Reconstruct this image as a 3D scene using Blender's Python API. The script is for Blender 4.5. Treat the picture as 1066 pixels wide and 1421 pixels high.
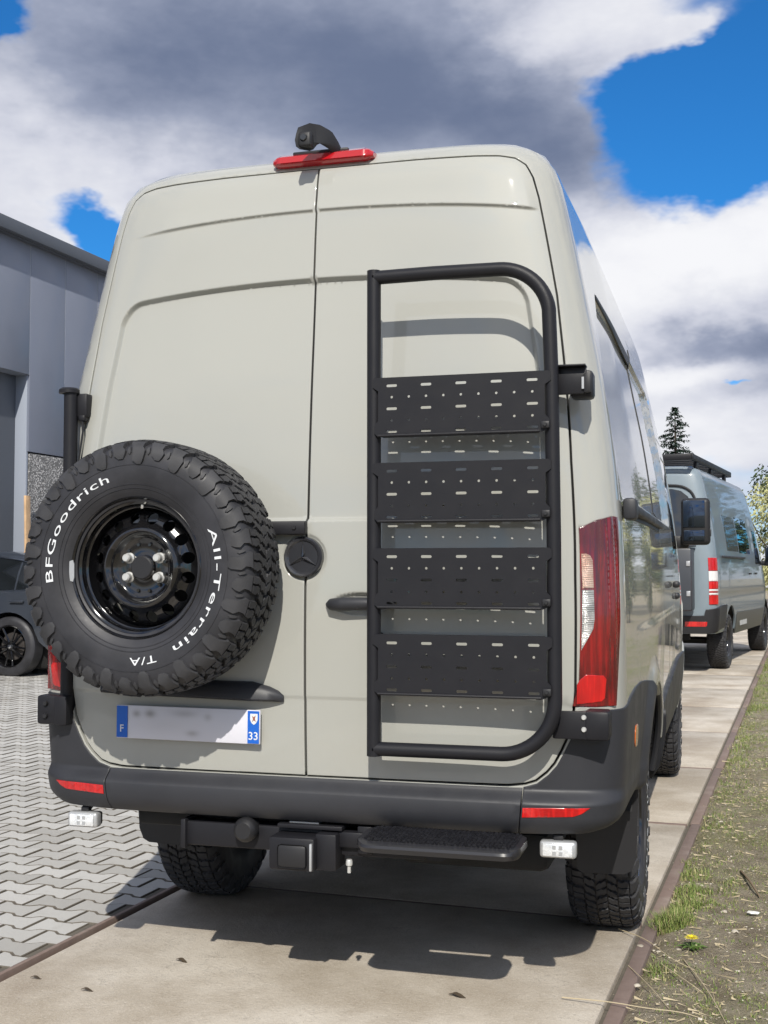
import bpy, bmesh, math, random
import numpy as np
from mathutils import Vector, Matrix
from mathutils.geometry import delaunay_2d_cdt

for o in list(bpy.data.objects):
    bpy.data.objects.remove(o, do_unlink=True)
SC = bpy.context.scene
COL = SC.collection
rnd = random.Random(7)
R_ = math.radians

# ------------------------------------------------------------------ camera
cam_data = bpy.data.cameras.new('camera')
cam_data.sensor_fit = 'VERTICAL'
cam_data.sensor_height = 24.0
cam_data.sensor_width = 18.0
cam_data.lens = 1672.5 / 1421.0 * 24.0
cam_data.clip_start = 0.05
cam_data.clip_end = 5000.0
cam = bpy.data.objects.new('camera', cam_data)
cam.location = (1.3344, -3.7573, 1.4055)
cam.rotation_euler = (R_(90 + 2.788), 0, R_(16.015))
COL.objects.link(cam)
SC.camera = cam

# ------------------------------------------------------------------ sun, sky, exposure
SUN_EL = R_(40.0)
SUN_DIR = Vector((0.25, -1.0, 0.0)).normalized() * math.cos(SUN_EL) + Vector((0, 0, math.sin(SUN_EL)))
sun_data = bpy.data.lights.new('sun', 'SUN')
sun_data.energy = 4.7
sun_data.angle = R_(0.53)
sun_data.color = (1.0, 0.95, 0.86)
sun = bpy.data.objects.new('sun', sun_data)
sun.rotation_euler = SUN_DIR.to_track_quat('Z', 'Y').to_euler()
sun.location = (0, 0, 30)
COL.objects.link(sun)

SC.view_settings.view_transform = 'Standard'
SC.view_settings.look = 'None'
SC.view_settings.exposure = 0.0
SC.view_settings.gamma = 1.0
SC.view_settings.use_curve_mapping = False
SC.cycles.use_adaptive_sampling = True
SC.cycles.adaptive_threshold = 0.02
SC.cycles.max_bounces = 6
SC.cycles.diffuse_bounces = 3
SC.cycles.glossy_bounces = 3
SC.cycles.caustics_reflective = False
SC.cycles.caustics_refractive = False

world = bpy.data.worlds.new('World')
SC.world = world
world.use_nodes = True
WT = world.node_tree
WT.nodes.clear()


class NT:
    """tiny helper for building math in a node tree"""
    def __init__(s, t): s.t = t
    def node(s, typ, **kw):
        n = s.t.nodes.new(typ)
        for k, v in kw.items(): setattr(n, k, v)
        return n
    def put(s, sock, v):
        if isinstance(v, (int, float)): sock.default_value = v
        elif isinstance(v, (tuple, list)):
            sock.default_value = tuple(v) if len(sock.default_value) == len(v) else tuple(v) + (1.0,)
        else: s.t.links.new(v, sock)
    def m(s, op, a, b=0.0, c=0.0, clamp=False):
        n = s.node('ShaderNodeMath', operation=op, use_clamp=clamp)
        s.put(n.inputs[0], a); s.put(n.inputs[1], b)
        if op in ('MULTIPLY_ADD',): s.put(n.inputs[2], c)
        return n.outputs[0]
    def add(s, a, b): return s.m('ADD', a, b)
    def sub(s, a, b): return s.m('SUBTRACT', a, b)
    def mul(s, a, b): return s.m('MULTIPLY', a, b)
    def step(s, v, lo, hi, a=0.0, b=1.0):
        n = s.node('ShaderNodeMapRange', interpolation_type='SMOOTHSTEP')
        s.put(n.inputs['Value'], v); s.put(n.inputs['From Min'], lo); s.put(n.inputs['From Max'], hi)
        s.put(n.inputs['To Min'], a); s.put(n.inputs['To Max'], b)
        return n.outputs[0]
    def mix(s, f, a, b, blend='MIX'):
        n = s.node('ShaderNodeMix', data_type='RGBA', blend_type=blend)
        s.put(n.inputs[0], f); s.put(n.inputs[6], a); s.put(n.inputs[7], b)
        return n.outputs[2]
    def noise(s, vec, scale, detail=4.0, rough=0.55, dist=0.0):
        n = s.node('ShaderNodeTexNoise')
        if vec is not None: s.t.links.new(vec, n.inputs['Vector'])
        n.inputs['Scale'].default_value = scale; n.inputs['Detail'].default_value = detail
        n.inputs['Roughness'].default_value = rough; n.inputs['Distortion'].default_value = dist
        return n
    def mapping(s, vec, scale=(1, 1, 1), loc=(0, 0, 0), rot=(0, 0, 0)):
        n = s.node('ShaderNodeMapping')
        s.t.links.new(vec, n.inputs['Vector'])
        n.inputs['Scale'].default_value = scale; n.inputs['Location'].default_value = loc; n.inputs['Rotation'].default_value = rot
        return n.outputs[0]


def build_sky():
    k = NT(WT)
    out = k.node('ShaderNodeOutputWorld')
    bg = k.node('ShaderNodeBackground')
    sky = k.node('ShaderNodeTexSky', sky_type='NISHITA')
    sky.sun_disc = False
    sky.sun_elevation = SUN_EL
    sky.sun_rotation = math.atan2(SUN_DIR.x, SUN_DIR.y)
    sky.altitude = 50.0; sky.air_density = 1.0; sky.dust_density = 0.4; sky.ozone_density = 2.5
    tc = k.node('ShaderNodeTexCoord')
    d = tc.outputs['Generated']
    sep = k.node('ShaderNodeSeparateXYZ'); WT.links.new(d, sep.inputs[0])
    X, Y, Z = sep.outputs
    az = k.mul(k.m('ARCTAN2', X, Y), 57.29578)
    el = k.mul(k.m('ARCSINE', Z), 57.29578)
    # ragged edges: shift the lookup by noise
    st = k.mapping(d, (1, 1, 1.7))
    w1 = k.noise(st, 4.2, 6.0, 0.60)
    sc = k.node('ShaderNodeSeparateColor'); WT.links.new(w1.outputs['Color'], sc.inputs[0])
    azw = k.add(az, k.mul(k.sub(sc.outputs[0], 0.5), 12.0))
    elw = k.add(el, k.mul(k.sub(sc.outputs[1], 0.5), 7.5))
    def blob(a, e, sa, se):
        p = k.mul(k.sub(azw, a), 1.0 / sa); p = k.mul(p, p)
        q = k.mul(k.sub(elw, e), 1.0 / se); q = k.mul(q, q)
        return k.m('EXPONENT', k.mul(k.add(p, q), -1.0))
    cover = [(-20, 24.2, 12.0, 6.0, .62), (-10, 24.0, 5.0, 5.5, .5), (-32.5, 20.0, 4.0, 3.4, .5), (-26.5, 17.4, 3.6, 1.6, .5),
             (-32.0, 14.3, 3.2, 1.3, .45), (-30.0, 15.6, 3.0, 1.6, -1.0), (-35.0, 25.2, 2.0, 1.6, -.9),
             (-1.2, 19.8, 4.8, 3.3, -1.15), (2.0, 19.5, 3.0, 2.6, -.6), (-1.4, 12.4, 6.0, 3.1, .75), (1.0, 8.0, 9.0, 3.4, .55), (-0.6, 8.5, 1.1, .40, -.8),
             (-2.2, 23.9, 2.2, .8, .42)]
    base = k.noise(k.mapping(d, (1, 1, 2.0), (3.1, 1.7, 0.4)), 3.2, 5.0, 0.58).outputs['Fac']
    cov = k.add(k.mul(k.sub(base, 0.5), 1.3), 0.65)
    for a, e, sa, se, w in cover:
        cov = k.add(cov, k.mul(blob(a, e, sa, se), w))
    alpha = k.step(cov, 0.42, 0.76)
    # thickness shading: thick cores and undersides are grey
    body = k.noise(k.mapping(d, (1, 1, 2.4), (0.3, 5.1, 2.2)), 4.2, 5.0, 0.55).outputs['Fac']
    fine = sc.outputs[2]
    dark = k.add(k.mul(k.sub(body, 0.5), 0.95), k.add(0.33, k.mul(k.sub(fine, 0.5), 1.0)))
    for a, e, sa, se, w in [(-19, 22.5, 12.5, 6.0, .72), (-8.5, 19.5, 4.5, 4.5, .40), (-34.0, 19.5, 3.0, 3.0, -.10), (-28.5, 16.8, 2.6, 1.4, -.10),
                            (-8.5, 25.0, 3.5, 1.8, -.30), (-2.0, 14.4, 5.5, 1.5, -.45), (0, 10.7, 7.0, .9, .30), (0, 8.6, 8.0, 3.2, .22), (-2.5, 9.4, 2.8, .9, -.35), (-1.5, 6.5, 4, .8, -.15)]:
        dark = k.add(dark, k.mul(blob(a, e, sa, se), w))
    dk = k.step(dark, 0.0, 1.15)
    ccol = k.node('ShaderNodeValToRGB')
    cr = ccol.color_ramp
    cr.elements[0].position = 0.0; cr.elements[0].color = (0.93, 0.935, 0.965, 1)
    cr.elements[1].position = 1.0; cr.elements[1].color = (0.150, 0.190, 0.300, 1)
    e = cr.elements.new(0.35); e.color = (0.66, 0.68, 0.77, 1)
    e = cr.elements.new(0.68); e.color = (0.33, 0.37, 0.49, 1)
    WT.links.new(dk, ccol.inputs[0])
    blue = k.mix(1.0, sky.outputs[0], (0.0195, 0.080, 0.134), 'MULTIPLY')
    blue = k.mix(k.step(el, -2.0, 3.0), (0.30, 0.36, 0.42), blue)
    col = k.mix(alpha, blue, ccol.outputs[0])
    WT.links.new(col, bg.inputs['Color'])
    bg.inputs['Strength'].default_value = 1.0
    world.cycles.sampling_method = 'MANUAL'
    world.cycles.sample_map_resolution = 512
    WT.links.new(bg.outputs[0], out.inputs['Surface'])


build_sky()

# ------------------------------------------------------------------ materials
MATS = {}


def mat(name, base, rough=0.5, metal=0.0, coat=0.0, spec=0.5, var=0.0, vscale=8.0, bump=0.0, bscale=60.0, emit=None, coat_rough=0.03, rvar=0.0, trans=0.0, ior=1.45, alpha=1.0, dirt=None):
    m = bpy.data.materials.new(name)
    m.use_nodes = True
    t = m.node_tree
    k = NT(t)
    b = t.nodes['Principled BSDF']
    b.inputs['Base Color'].default_value = (*base, 1)
    b.inputs['Roughness'].default_value = rough
    b.inputs['Metallic'].default_value = metal
    b.inputs['Specular IOR Level'].default_value = spec
    b.inputs['Coat Weight'].default_value = coat
    b.inputs['Coat Roughness'].default_value = coat_rough
    b.inputs['Transmission Weight'].default_value = trans
    b.inputs['IOR'].default_value = ior
    b.inputs['Alpha'].default_value = alpha
    tc = k.node('ShaderNodeTexCoord').outputs['Object']
    if var > 0:
        n = k.noise(tc, vscale, 6.0, 0.6)
        f = k.step(n.outputs['Fac'], 0.3, 0.7, 1 - var, 1 + var)
        mx = k.mix(1.0, (*base, 1), (1, 1, 1, 1), 'MULTIPLY')
        cc = k.node('ShaderNodeCombineColor')
        for i in range(3): t.links.new(f, cc.inputs[i])
        t.links.new(k.mix(1.0, (*base, 1), cc.outputs[0], 'MULTIPLY'), b.inputs['Base Color'])
    if rvar > 0:
        n = k.noise(tc, vscale * 1.7, 5.0, 0.6)
        t.links.new(k.step(n.outputs['Fac'], 0.3, 0.7, max(0, rough - rvar), rough + rvar), b.inputs['Roughness'])
    if bump > 0:
        n = k.noise(tc, bscale, 3.0, 0.6)
        bp = k.node('ShaderNodeBump')
        bp.inputs['Strength'].default_value = bump
        bp.inputs['Distance'].default_value = 0.004
        t.links.new(n.outputs['Fac'], bp.inputs['Height'])
        t.links.new(bp.outputs[0], b.inputs['Normal'])
    if emit:
        b.inputs['Emission Color'].default_value = (*emit[0], 1)
        b.inputs['Emission Strength'].default_value = emit[1]
    MATS[name] = m
    return m


mat('paint', (0.362, 0.364, 0.334), rough=0.5, coat=1.0, coat_rough=0.025, spec=0.3)
mat('paint_blue', (0.19, 0.235, 0.27), rough=0.45, coat=0.7, coat_rough=0.04)
mat('paint_dark', (0.030, 0.036, 0.048), rough=0.3, coat=1.0, coat_rough=0.03)
mat('plastic', (0.027, 0.028, 0.033), rough=0.5, var=0.10, vscale=5.0, rvar=0.06, bump=0.05, bscale=900)
mat('plastic_black', (0.016, 0.016, 0.018), rough=0.5, bump=0.06, bscale=700)
mat('gap', (0.008, 0.008, 0.008), rough=0.8)
mat('powder', (0.0135, 0.0135, 0.0165), rough=0.45, spec=0.32, bump=0.10, bscale=1400, rvar=0.05)
mat('rubber', (0.034, 0.034, 0.037), rough=0.62, var=0.22, vscale=14.0, bump=0.10, bscale=260)
mat('sidewall', (0.026, 0.026, 0.030), rough=0.5, var=0.32, vscale=7.0, rvar=0.08)
mat('letter_white', (0.66, 0.68, 0.70), rough=0.5)
mat('gloss_black', (0.006, 0.006, 0.007), rough=0.12, coat=1.0, coat_rough=0.03, spec=0.5)
mat('zinc', (0.62, 0.62, 0.60), rough=0.35, metal=0.45)
mat('disc', (0.10, 0.09, 0.085), rough=0.4, metal=0.6)
mat('chrome', (0.85, 0.86, 0.88), rough=0.1, metal=1.0)
mat('red_lens', (0.20, 0.004, 0.006), rough=0.12, coat=1.0, coat_rough=0.02, spec=0.6)
mat('red_bright', (0.58, 0.008, 0.008), rough=0.2, coat=1.0)
mat('red_dark', (0.075, 0.003, 0.006), rough=0.15, coat=1.0)
mat('lens_clear', (0.62, 0.61, 0.58), rough=0.12, metal=0.35, coat=1.0, var=0.35, vscale=30.0, bump=0.5, bscale=160)
mat('lens_amber', (0.62, 0.43, 0.34), rough=0.18, metal=0.25, coat=1.0, var=0.3, vscale=60.0, bump=0.4, bscale=200)
mat('amber', (0.55, 0.13, 0.02), rough=0.2, coat=1.0)
mat('glass_dark', (0.010, 0.012, 0.014), rough=0.04, coat=1.0, coat_rough=0.01, spec=0.8)
mat('mirror', (0.075, 0.10, 0.145), rough=0.02, metal=1.0)
mat('plate_white', (0.72, 0.73, 0.79), rough=0.35, var=0.10, vscale=7.0)
mat('plate_blue', (0.012, 0.115, 0.52), rough=0.35)
mat('plate_line', (0.30, 0.33, 0.40), rough=0.5)
mat('lamp_lens', (0.80, 0.82, 0.84), rough=0.15, metal=0.3, coat=1.0, var=0.15, vscale=70.0, bump=0.4, bscale=220)
mat('lamp_body', (0.45, 0.46, 0.47), rough=0.35, metal=0.4)
mat('undercoat', (0.012, 0.012, 0.012), rough=0.75, var=0.3, vscale=6.0)
mat('wood', (0.55, 0.36, 0.20), rough=0.7, var=0.2, vscale=5.0)
mat('roof_trim', (0.085, 0.095, 0.115), rough=0.5)
mat('wall_panel', (0.185, 0.205, 0.262), rough=0.45, metal=0.0, coat=0.15, var=0.03, vscale=0.6)
mat('door_dark', (0.022, 0.027, 0.042), rough=0.3)
mat('reveal', (0.28, 0.31, 0.37), rough=0.5)
mat('bark', (0.060, 0.048, 0.037), rough=0.9, var=0.3, vscale=12.0)
mat('leaf_conifer', (0.022, 0.045, 0.030), rough=0.75)
mat('leaf_pale', (0.42, 0.42, 0.20), rough=0.75)
mat('leaf_dark', (0.045, 0.070, 0.025), rough=0.75)
mat('leaf_grass', (0.085, 0.145, 0.030), rough=0.65)
mat('leaf_dry', (0.30, 0.235, 0.12), rough=0.8)
mat('straw', (0.50, 0.42, 0.28), rough=0.8)
mat('twig', (0.21, 0.155, 0.10), rough=0.85)
mat('dead_leaf', (0.075, 0.055, 0.035), rough=0.85)
mat('litter', (0.78, 0.77, 0.72), rough=0.6)
mat('petal', (0.75, 0.62, 0.02), rough=0.6)
mat('brick_red', (0.30, 0.11, 0.075), rough=0.8)


def tune_lens(name, dark, light, ztop=None):
    t = MATS[name].node_tree; k = NT(t); b = t.nodes['Principled BSDF']
    tc = k.node('ShaderNodeTexCoord').outputs['Object']
    st = k.noise(k.mapping(tc, (1, 1, .07)), 90.0, 3.0, 0.6).outputs['Fac']
    lo = k.noise(k.mapping(tc, (1, 1, .5)), 9.0, 3.0, 0.5).outputs['Fac']
    f = k.add(k.mul(k.step(st, 0.42, 0.66), 0.55), k.mul(k.step(lo, 0.35, 0.65), 0.45))
    c = k.mix(f, (*dark, 1), (*light, 1))
    if ztop:
        sp = k.node('ShaderNodeSeparateXYZ'); t.links.new(tc, sp.inputs[0])
        m_ = k.mul(k.step(sp.outputs[2], ztop, ztop + .06), k.step(k.m('ABSOLUTE', sp.outputs[0]), .965, .945))
        c = k.mix(k.mul(m_, 0.75), c, (0.055, 0.003, 0.008, 1))
    t.links.new(c, b.inputs['Base Color'])


def tune_ribs(name, a, c_):
    t = MATS[name].node_tree; k = NT(t); b = t.nodes['Principled BSDF']
    tc = k.node('ShaderNodeTexCoord').outputs['Object']
    w = k.node('ShaderNodeTexWave', wave_type='BANDS', bands_direction='Z'); t.links.new(tc, w.inputs['Vector']); w.inputs['Scale'].default_value = 55.0; w.inputs['Distortion'].default_value = 1.0
    lo = k.noise(tc, 26.0, 3.0, 0.5).outputs['Fac']
    t.links.new(k.mix(k.add(k.mul(w.outputs['Fac'], 0.45), k.mul(k.step(lo, 0.35, 0.65), 0.55)), (*a, 1), (*c_, 1)), b.inputs['Base Color'])
    bump_to(k, b, t, w.outputs['Fac'], 0.004, 0.6)


def tune_paint(name, base):
    """road dust thrown up low on the doors, in its own uneven shapes"""
    t = MATS[name].node_tree; k = NT(t); b = t.nodes['Principled BSDF']
    tc = k.node('ShaderNodeTexCoord').outputs['Object']
    sp = k.node('ShaderNodeSeparateXYZ'); t.links.new(tc, sp.inputs[0])
    n1 = k.noise(k.mapping(tc, (1, 1, .45)), 3.2, 7.0, 0.62).outputs['Fac']; n2 = k.noise(tc, 60.0, 4.0, 0.7).outputs['Fac']
    f = k.mul(k.mul(k.step(n1, 0.38, 0.70), k.step(sp.outputs[2], 1.55, .70)), k.step(n2, 0.30, 0.65, 0.45, 1.0))
    t.links.new(k.mix(k.mul(f, 0.14), (*base, 1), (0.31, 0.28, 0.23, 1)), b.inputs['Base Color'])
    t.links.new(k.add(k.mul(f, 0.22), 0.025), b.inputs['Coat Roughness'])


tune_lens('red_lens', (0.055, 0.002, 0.003), (0.25, 0.004, 0.005), 1.44)
tune_lens('red_bright', (0.36, 0.005, 0.006), (0.66, 0.010, 0.009))


def pos_mat(name, fn):
    """procedural ground-like material driven by world position"""
    m = bpy.data.materials.new(name)
    m.use_nodes = True
    k = NT(m.node_tree)
    b = m.node_tree.nodes['Principled BSDF']
    pos = k.node('ShaderNodeNewGeometry').outputs['Position']
    fn(k, b, pos, m.node_tree)
    MATS[name] = m


def bump_to(k, b, t, h, dist, strength=1.0):
    bp = k.node('ShaderNodeBump')
    bp.inputs['Strength'].default_value = strength; bp.inputs['Distance'].default_value = dist
    t.links.new(h, bp.inputs['Height']); t.links.new(bp.outputs[0], b.inputs['Normal'])


def f_concrete(k, b, p, t):
    big = k.noise(p, 1.6, 7.0, 0.62).outputs['Fac']
    mid = k.noise(p, 9.0, 6.0, 0.65).outputs['Fac']
    fine = k.noise(p, 190.0, 3.0, 0.7).outputs['Fac']
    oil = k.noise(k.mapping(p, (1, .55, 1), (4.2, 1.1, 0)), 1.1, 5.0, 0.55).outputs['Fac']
    c = k.mix(k.step(big, 0.32, 0.70), (0.36, 0.305, 0.235, 1), (0.60, 0.545, 0.465, 1))
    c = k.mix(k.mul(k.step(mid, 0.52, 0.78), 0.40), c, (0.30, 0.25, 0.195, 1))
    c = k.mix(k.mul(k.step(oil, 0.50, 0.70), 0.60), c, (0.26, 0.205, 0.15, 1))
    c = k.mix(k.mul(k.step(fine, 0.45, 0.75), 0.35), c, (0.68, 0.63, 0.55, 1))
    c = k.mix(k.mul(k.step(fine, 0.50, 0.22), 0.35), c, (0.24, 0.21, 0.18, 1))
    vo = k.node('ShaderNodeTexVoronoi', feature='F1'); t.links.new(p, vo.inputs['Vector']); vo.inputs['Scale'].default_value = 23.0
    sp = k.step(vo.outputs['Distance'], 0.10, 0.05)
    sel = k.noise(p, 5.0, 2.0, 0.5).outputs['Fac']
    c = k.mix(k.mul(k.mul(sp, k.step(sel, 0.55, 0.65)), 0.7), c, (0.09, 0.075, 0.06, 1))
    wv = k.noise(k.mapping(p, (1, 1, 1), (9, 2, 0)), 2.1, 8.0, 0.7)
    crack = k.step(k.m('ABSOLUTE', k.sub(wv.outputs['Fac'], 0.5)), 0.004, 0.0)
    c = k.mix(k.mul(k.mul(crack, k.step(big, 0.5, 0.56)), 0.55), c, (0.10, 0.09, 0.075, 1))
    spk = k.noise(p, 70.0, 4.0, 0.7).outputs['Fac']
    c = k.mix(k.mul(k.step(spk, 0.57, 0.72), 0.40), c, (0.25, 0.215, 0.17, 1))
    c = k.mix(k.mul(k.step(spk, 0.40, 0.28), 0.40), c, (0.72, 0.67, 0.58, 1))
    t.links.new(c, b.inputs['Base Color'])
    b.inputs['Roughness'].default_value = 0.85
    bump_to(k, b, t, k.add(k.mul(fine, 0.6), k.add(mid, spk)), 0.006, 0.6)


def f_paver(k, b, p, t):
    g = k.node('ShaderNodeNewGeometry')
    oi = k.node('ShaderNodeObjectInfo')
    r = k.m('FRACT', k.add(g.outputs['Random Per Island'], k.mul(oi.outputs['Random'], 7.3)))
    big = k.noise(p, 0.9, 4.0, 0.6).outputs['Fac']
    fine = k.noise(p, 160.0, 3.0, 0.7).outputs['Fac']
    mid = k.noise(p, 14.0, 5.0, 0.6).outputs['Fac']
    c = k.mix(r, (0.37, 0.36, 0.335, 1), (0.52, 0.51, 0.485, 1))
    c = k.mix(k.mul(k.step(big, 0.5, 0.75), 0.28), c, (0.34, 0.305, 0.27, 1))
    c = k.mix(k.mul(k.step(mid, 0.55, 0.8), 0.3), c, (0.32, 0.30, 0.265, 1))
    c = k.mix(k.mul(k.step(fine, 0.5, 0.25), 0.25), c, (0.26, 0.25, 0.23, 1))
    t.links.new(c, b.inputs['Base Color']); b.inputs['Roughness'].default_value = 0.85
    bump_to(k, b, t, fine, 0.003, 0.5)


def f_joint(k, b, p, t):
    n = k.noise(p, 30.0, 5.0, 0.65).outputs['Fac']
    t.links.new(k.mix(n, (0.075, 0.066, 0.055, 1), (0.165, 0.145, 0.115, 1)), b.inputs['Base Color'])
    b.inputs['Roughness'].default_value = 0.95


def f_rust(k, b, p, t):
    n = k.noise(p, 22.0, 6.0, 0.65).outputs['Fac']
    n2 = k.noise(p, 3.0, 5.0, 0.6).outputs['Fac']
    c = k.mix(n, (0.150, 0.105, 0.088, 1), (0.26, 0.195, 0.165, 1))
    c = k.mix(k.mul(k.step(n2, 0.5, 0.75), 0.6), c, (0.33, 0.28, 0.24, 1))
    t.links.new(c, b.inputs['Base Color']); b.inputs['Roughness'].default_value = 0.8
    bump_to(k, b, t, n, 0.003, 0.4)


def f_dirt(k, b, p, t):
    big = k.noise(p, 1.1, 6.0, 0.6).outputs['Fac']
    mid = k.noise(p, 6.0, 7.0, 0.68).outputs['Fac']
    fine = k.noise(p, 60.0, 6.0, 0.75).outputs['Fac']
    fib = k.noise(k.mapping(p, (1, .22, 1), (0, 0, 0), (0, 0, .6)), 130.0, 3.0, 0.6).outputs['Fac']
    c = k.mix(k.step(mid, 0.3, 0.7), (0.27, 0.215, 0.145, 1), (0.52, 0.45, 0.33, 1))
    c = k.mix(k.mul(k.step(big, 0.45, 0.68), 0.70), c, (0.27, 0.265, 0.11, 1))
    c = k.mix(k.mul(k.step(fine, 0.55, 0.78), 0.70), c, (0.62, 0.56, 0.42, 1))
    c = k.mix(k.mul(k.step(fine, 0.42, 0.25), 0.6), c, (0.085, 0.070, 0.045, 1))
    c = k.mix(k.mul(k.step(fib, 0.56, 0.70), 0.6), c, (0.58, 0.51, 0.36, 1))
    red = k.noise(p, 2.7, 4.0, 0.6).outputs['Fac']
    c = k.mix(k.mul(k.step(red, 0.55, 0.75), 0.45), c, (0.25, 0.15, 0.085, 1))
    t.links.new(c, b.inputs['Base Color']); b.inputs['Roughness'].default_value = 0.95
    bump_to(k, b, t, k.add(k.mul(mid, 1.2), k.mul(fine, 1.6)), 0.03, 1.0)


def f_pebble(k, b, p, t):
    vo = k.node('ShaderNodeTexVoronoi', feature='F1'); t.links.new(p, vo.inputs['Vector']); vo.inputs['Scale'].default_value = 38.0
    hs = k.node('ShaderNodeSeparateColor'); t.links.new(vo.outputs['Color'], hs.inputs[0])
    c = k.mix(hs.outputs[0], (0.085, 0.085, 0.090, 1), (0.48, 0.47, 0.47, 1))
    c = k.mix(k.step(vo.outputs['Distance'], 0.35, 0.6), c, (0.10, 0.10, 0.10, 1))
    t.links.new(c, b.inputs['Base Color']); b.inputs['Roughness'].default_value = 0.8
    bump_to(k, b, t, k.sub(1.0, vo.outputs['Distance']), 0.01, 0.8)


def f_stone(k, b, p, t):
    oi = k.node('ShaderNodeNewGeometry').outputs['Random Per Island']
    t.links.new(k.mix(oi, (0.28, 0.24, 0.18, 1), (0.66, 0.61, 0.52, 1)), b.inputs['Base Color']); b.inputs['Roughness'].default_value = 0.85


def f_grass(k, b, p, t):
    oi = k.node('ShaderNodeNewGeometry').outputs['Random Per Island']
    n = k.noise(p, 2.0, 3.0, 0.5).outputs['Fac']
    c = k.mix(oi, (0.10, 0.17, 0.03, 1), (0.235, 0.275, 0.075, 1))
    c = k.mix(k.mul(k.step(k.m('FRACT', k.mul(oi, 17.0)), 0.72, 0.86), 0.85), c, (0.42, 0.36, 0.19, 1))
    t.links.new(c, b.inputs['Base Color']); b.inputs['Roughness'].default_value = 0.7


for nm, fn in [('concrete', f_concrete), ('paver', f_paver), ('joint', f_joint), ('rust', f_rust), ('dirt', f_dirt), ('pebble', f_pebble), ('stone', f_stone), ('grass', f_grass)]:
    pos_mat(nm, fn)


tune_ribs('lens_clear', (0.20, 0.20, 0.195), (0.60, 0.59, 0.57))
tune_ribs('lens_amber', (0.34, 0.18, 0.12), (0.62, 0.47, 0.39))
def tune_plate():
    t = MATS['plate_white'].node_tree; k = NT(t); b = t.nodes['Principled BSDF']
    tc = k.node('ShaderNodeTexCoord').outputs['Object']
    sp = k.node('ShaderNodeSeparateXYZ'); t.links.new(tc, sp.inputs[0])
    f = 0.0
    for x, z, sx, sz, w in ((-.185, .028, .016, .012, .55), (-.135, .030, .020, .013, .65), (-.01, .034, .045, .012, .35), (.075, .026, .014, .012, .30), (.02, -.030, .022, .010, .40), (-.1, -.01, .10, .03, .10)):
        p = k.mul(k.sub(sp.outputs[0], x), 1 / sx); q = k.mul(k.sub(sp.outputs[2], z), 1 / sz)
        f = k.add(f, k.mul(k.m('EXPONENT', k.mul(k.add(k.mul(p, p), k.mul(q, q)), -1.0)), w))
    t.links.new(k.mix(f, (0.62, 0.62, 0.68, 1), (0.16, 0.15, 0.14, 1)), b.inputs['Base Color'])


tune_plate()
tune_paint('paint', (0.362, 0.364, 0.334))


# ------------------------------------------------------------------ mesh helpers
def link(o, parent=None):
    COL.objects.link(o)
    if parent is not None: o.parent = parent
    return o


def tag(o, label=None, cat=None, group=None, kind=None):
    if label: o['label'] = label
    if cat: o['category'] = cat
    if group: o['group'] = group
    if kind: o['kind'] = kind
    return o


def empty(name, loc=(0, 0, 0), rz=0.0, label=None, cat=None, group=None):
    o = bpy.data.objects.new(name, None)
    o.location = loc
    o.rotation_euler = (0, 0, rz)
    o.empty_display_size = 0.2
    link(o)
    return tag(o, label, cat, group)


def mesh_from(name, verts, faces, material, normals=None, smooth=False, angle=None):
    me = bpy.data.meshes.new(name)
    me.from_pydata([tuple(v) for v in verts], [], [tuple(f) for f in faces])
    if material is not None: me.materials.append(MATS[material] if isinstance(material, str) else material)
    if normals is not None:
        me.polygons.foreach_set('use_smooth', [True] * len(me.polygons))
        me.normals_split_custom_set_from_vertices([tuple(n) for n in normals])
    elif smooth:
        me.polygons.foreach_set('use_smooth', [True] * len(me.polygons))
        if angle: me.set_sharp_from_angle(angle=R_(angle))
    me.update()
    return me


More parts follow.
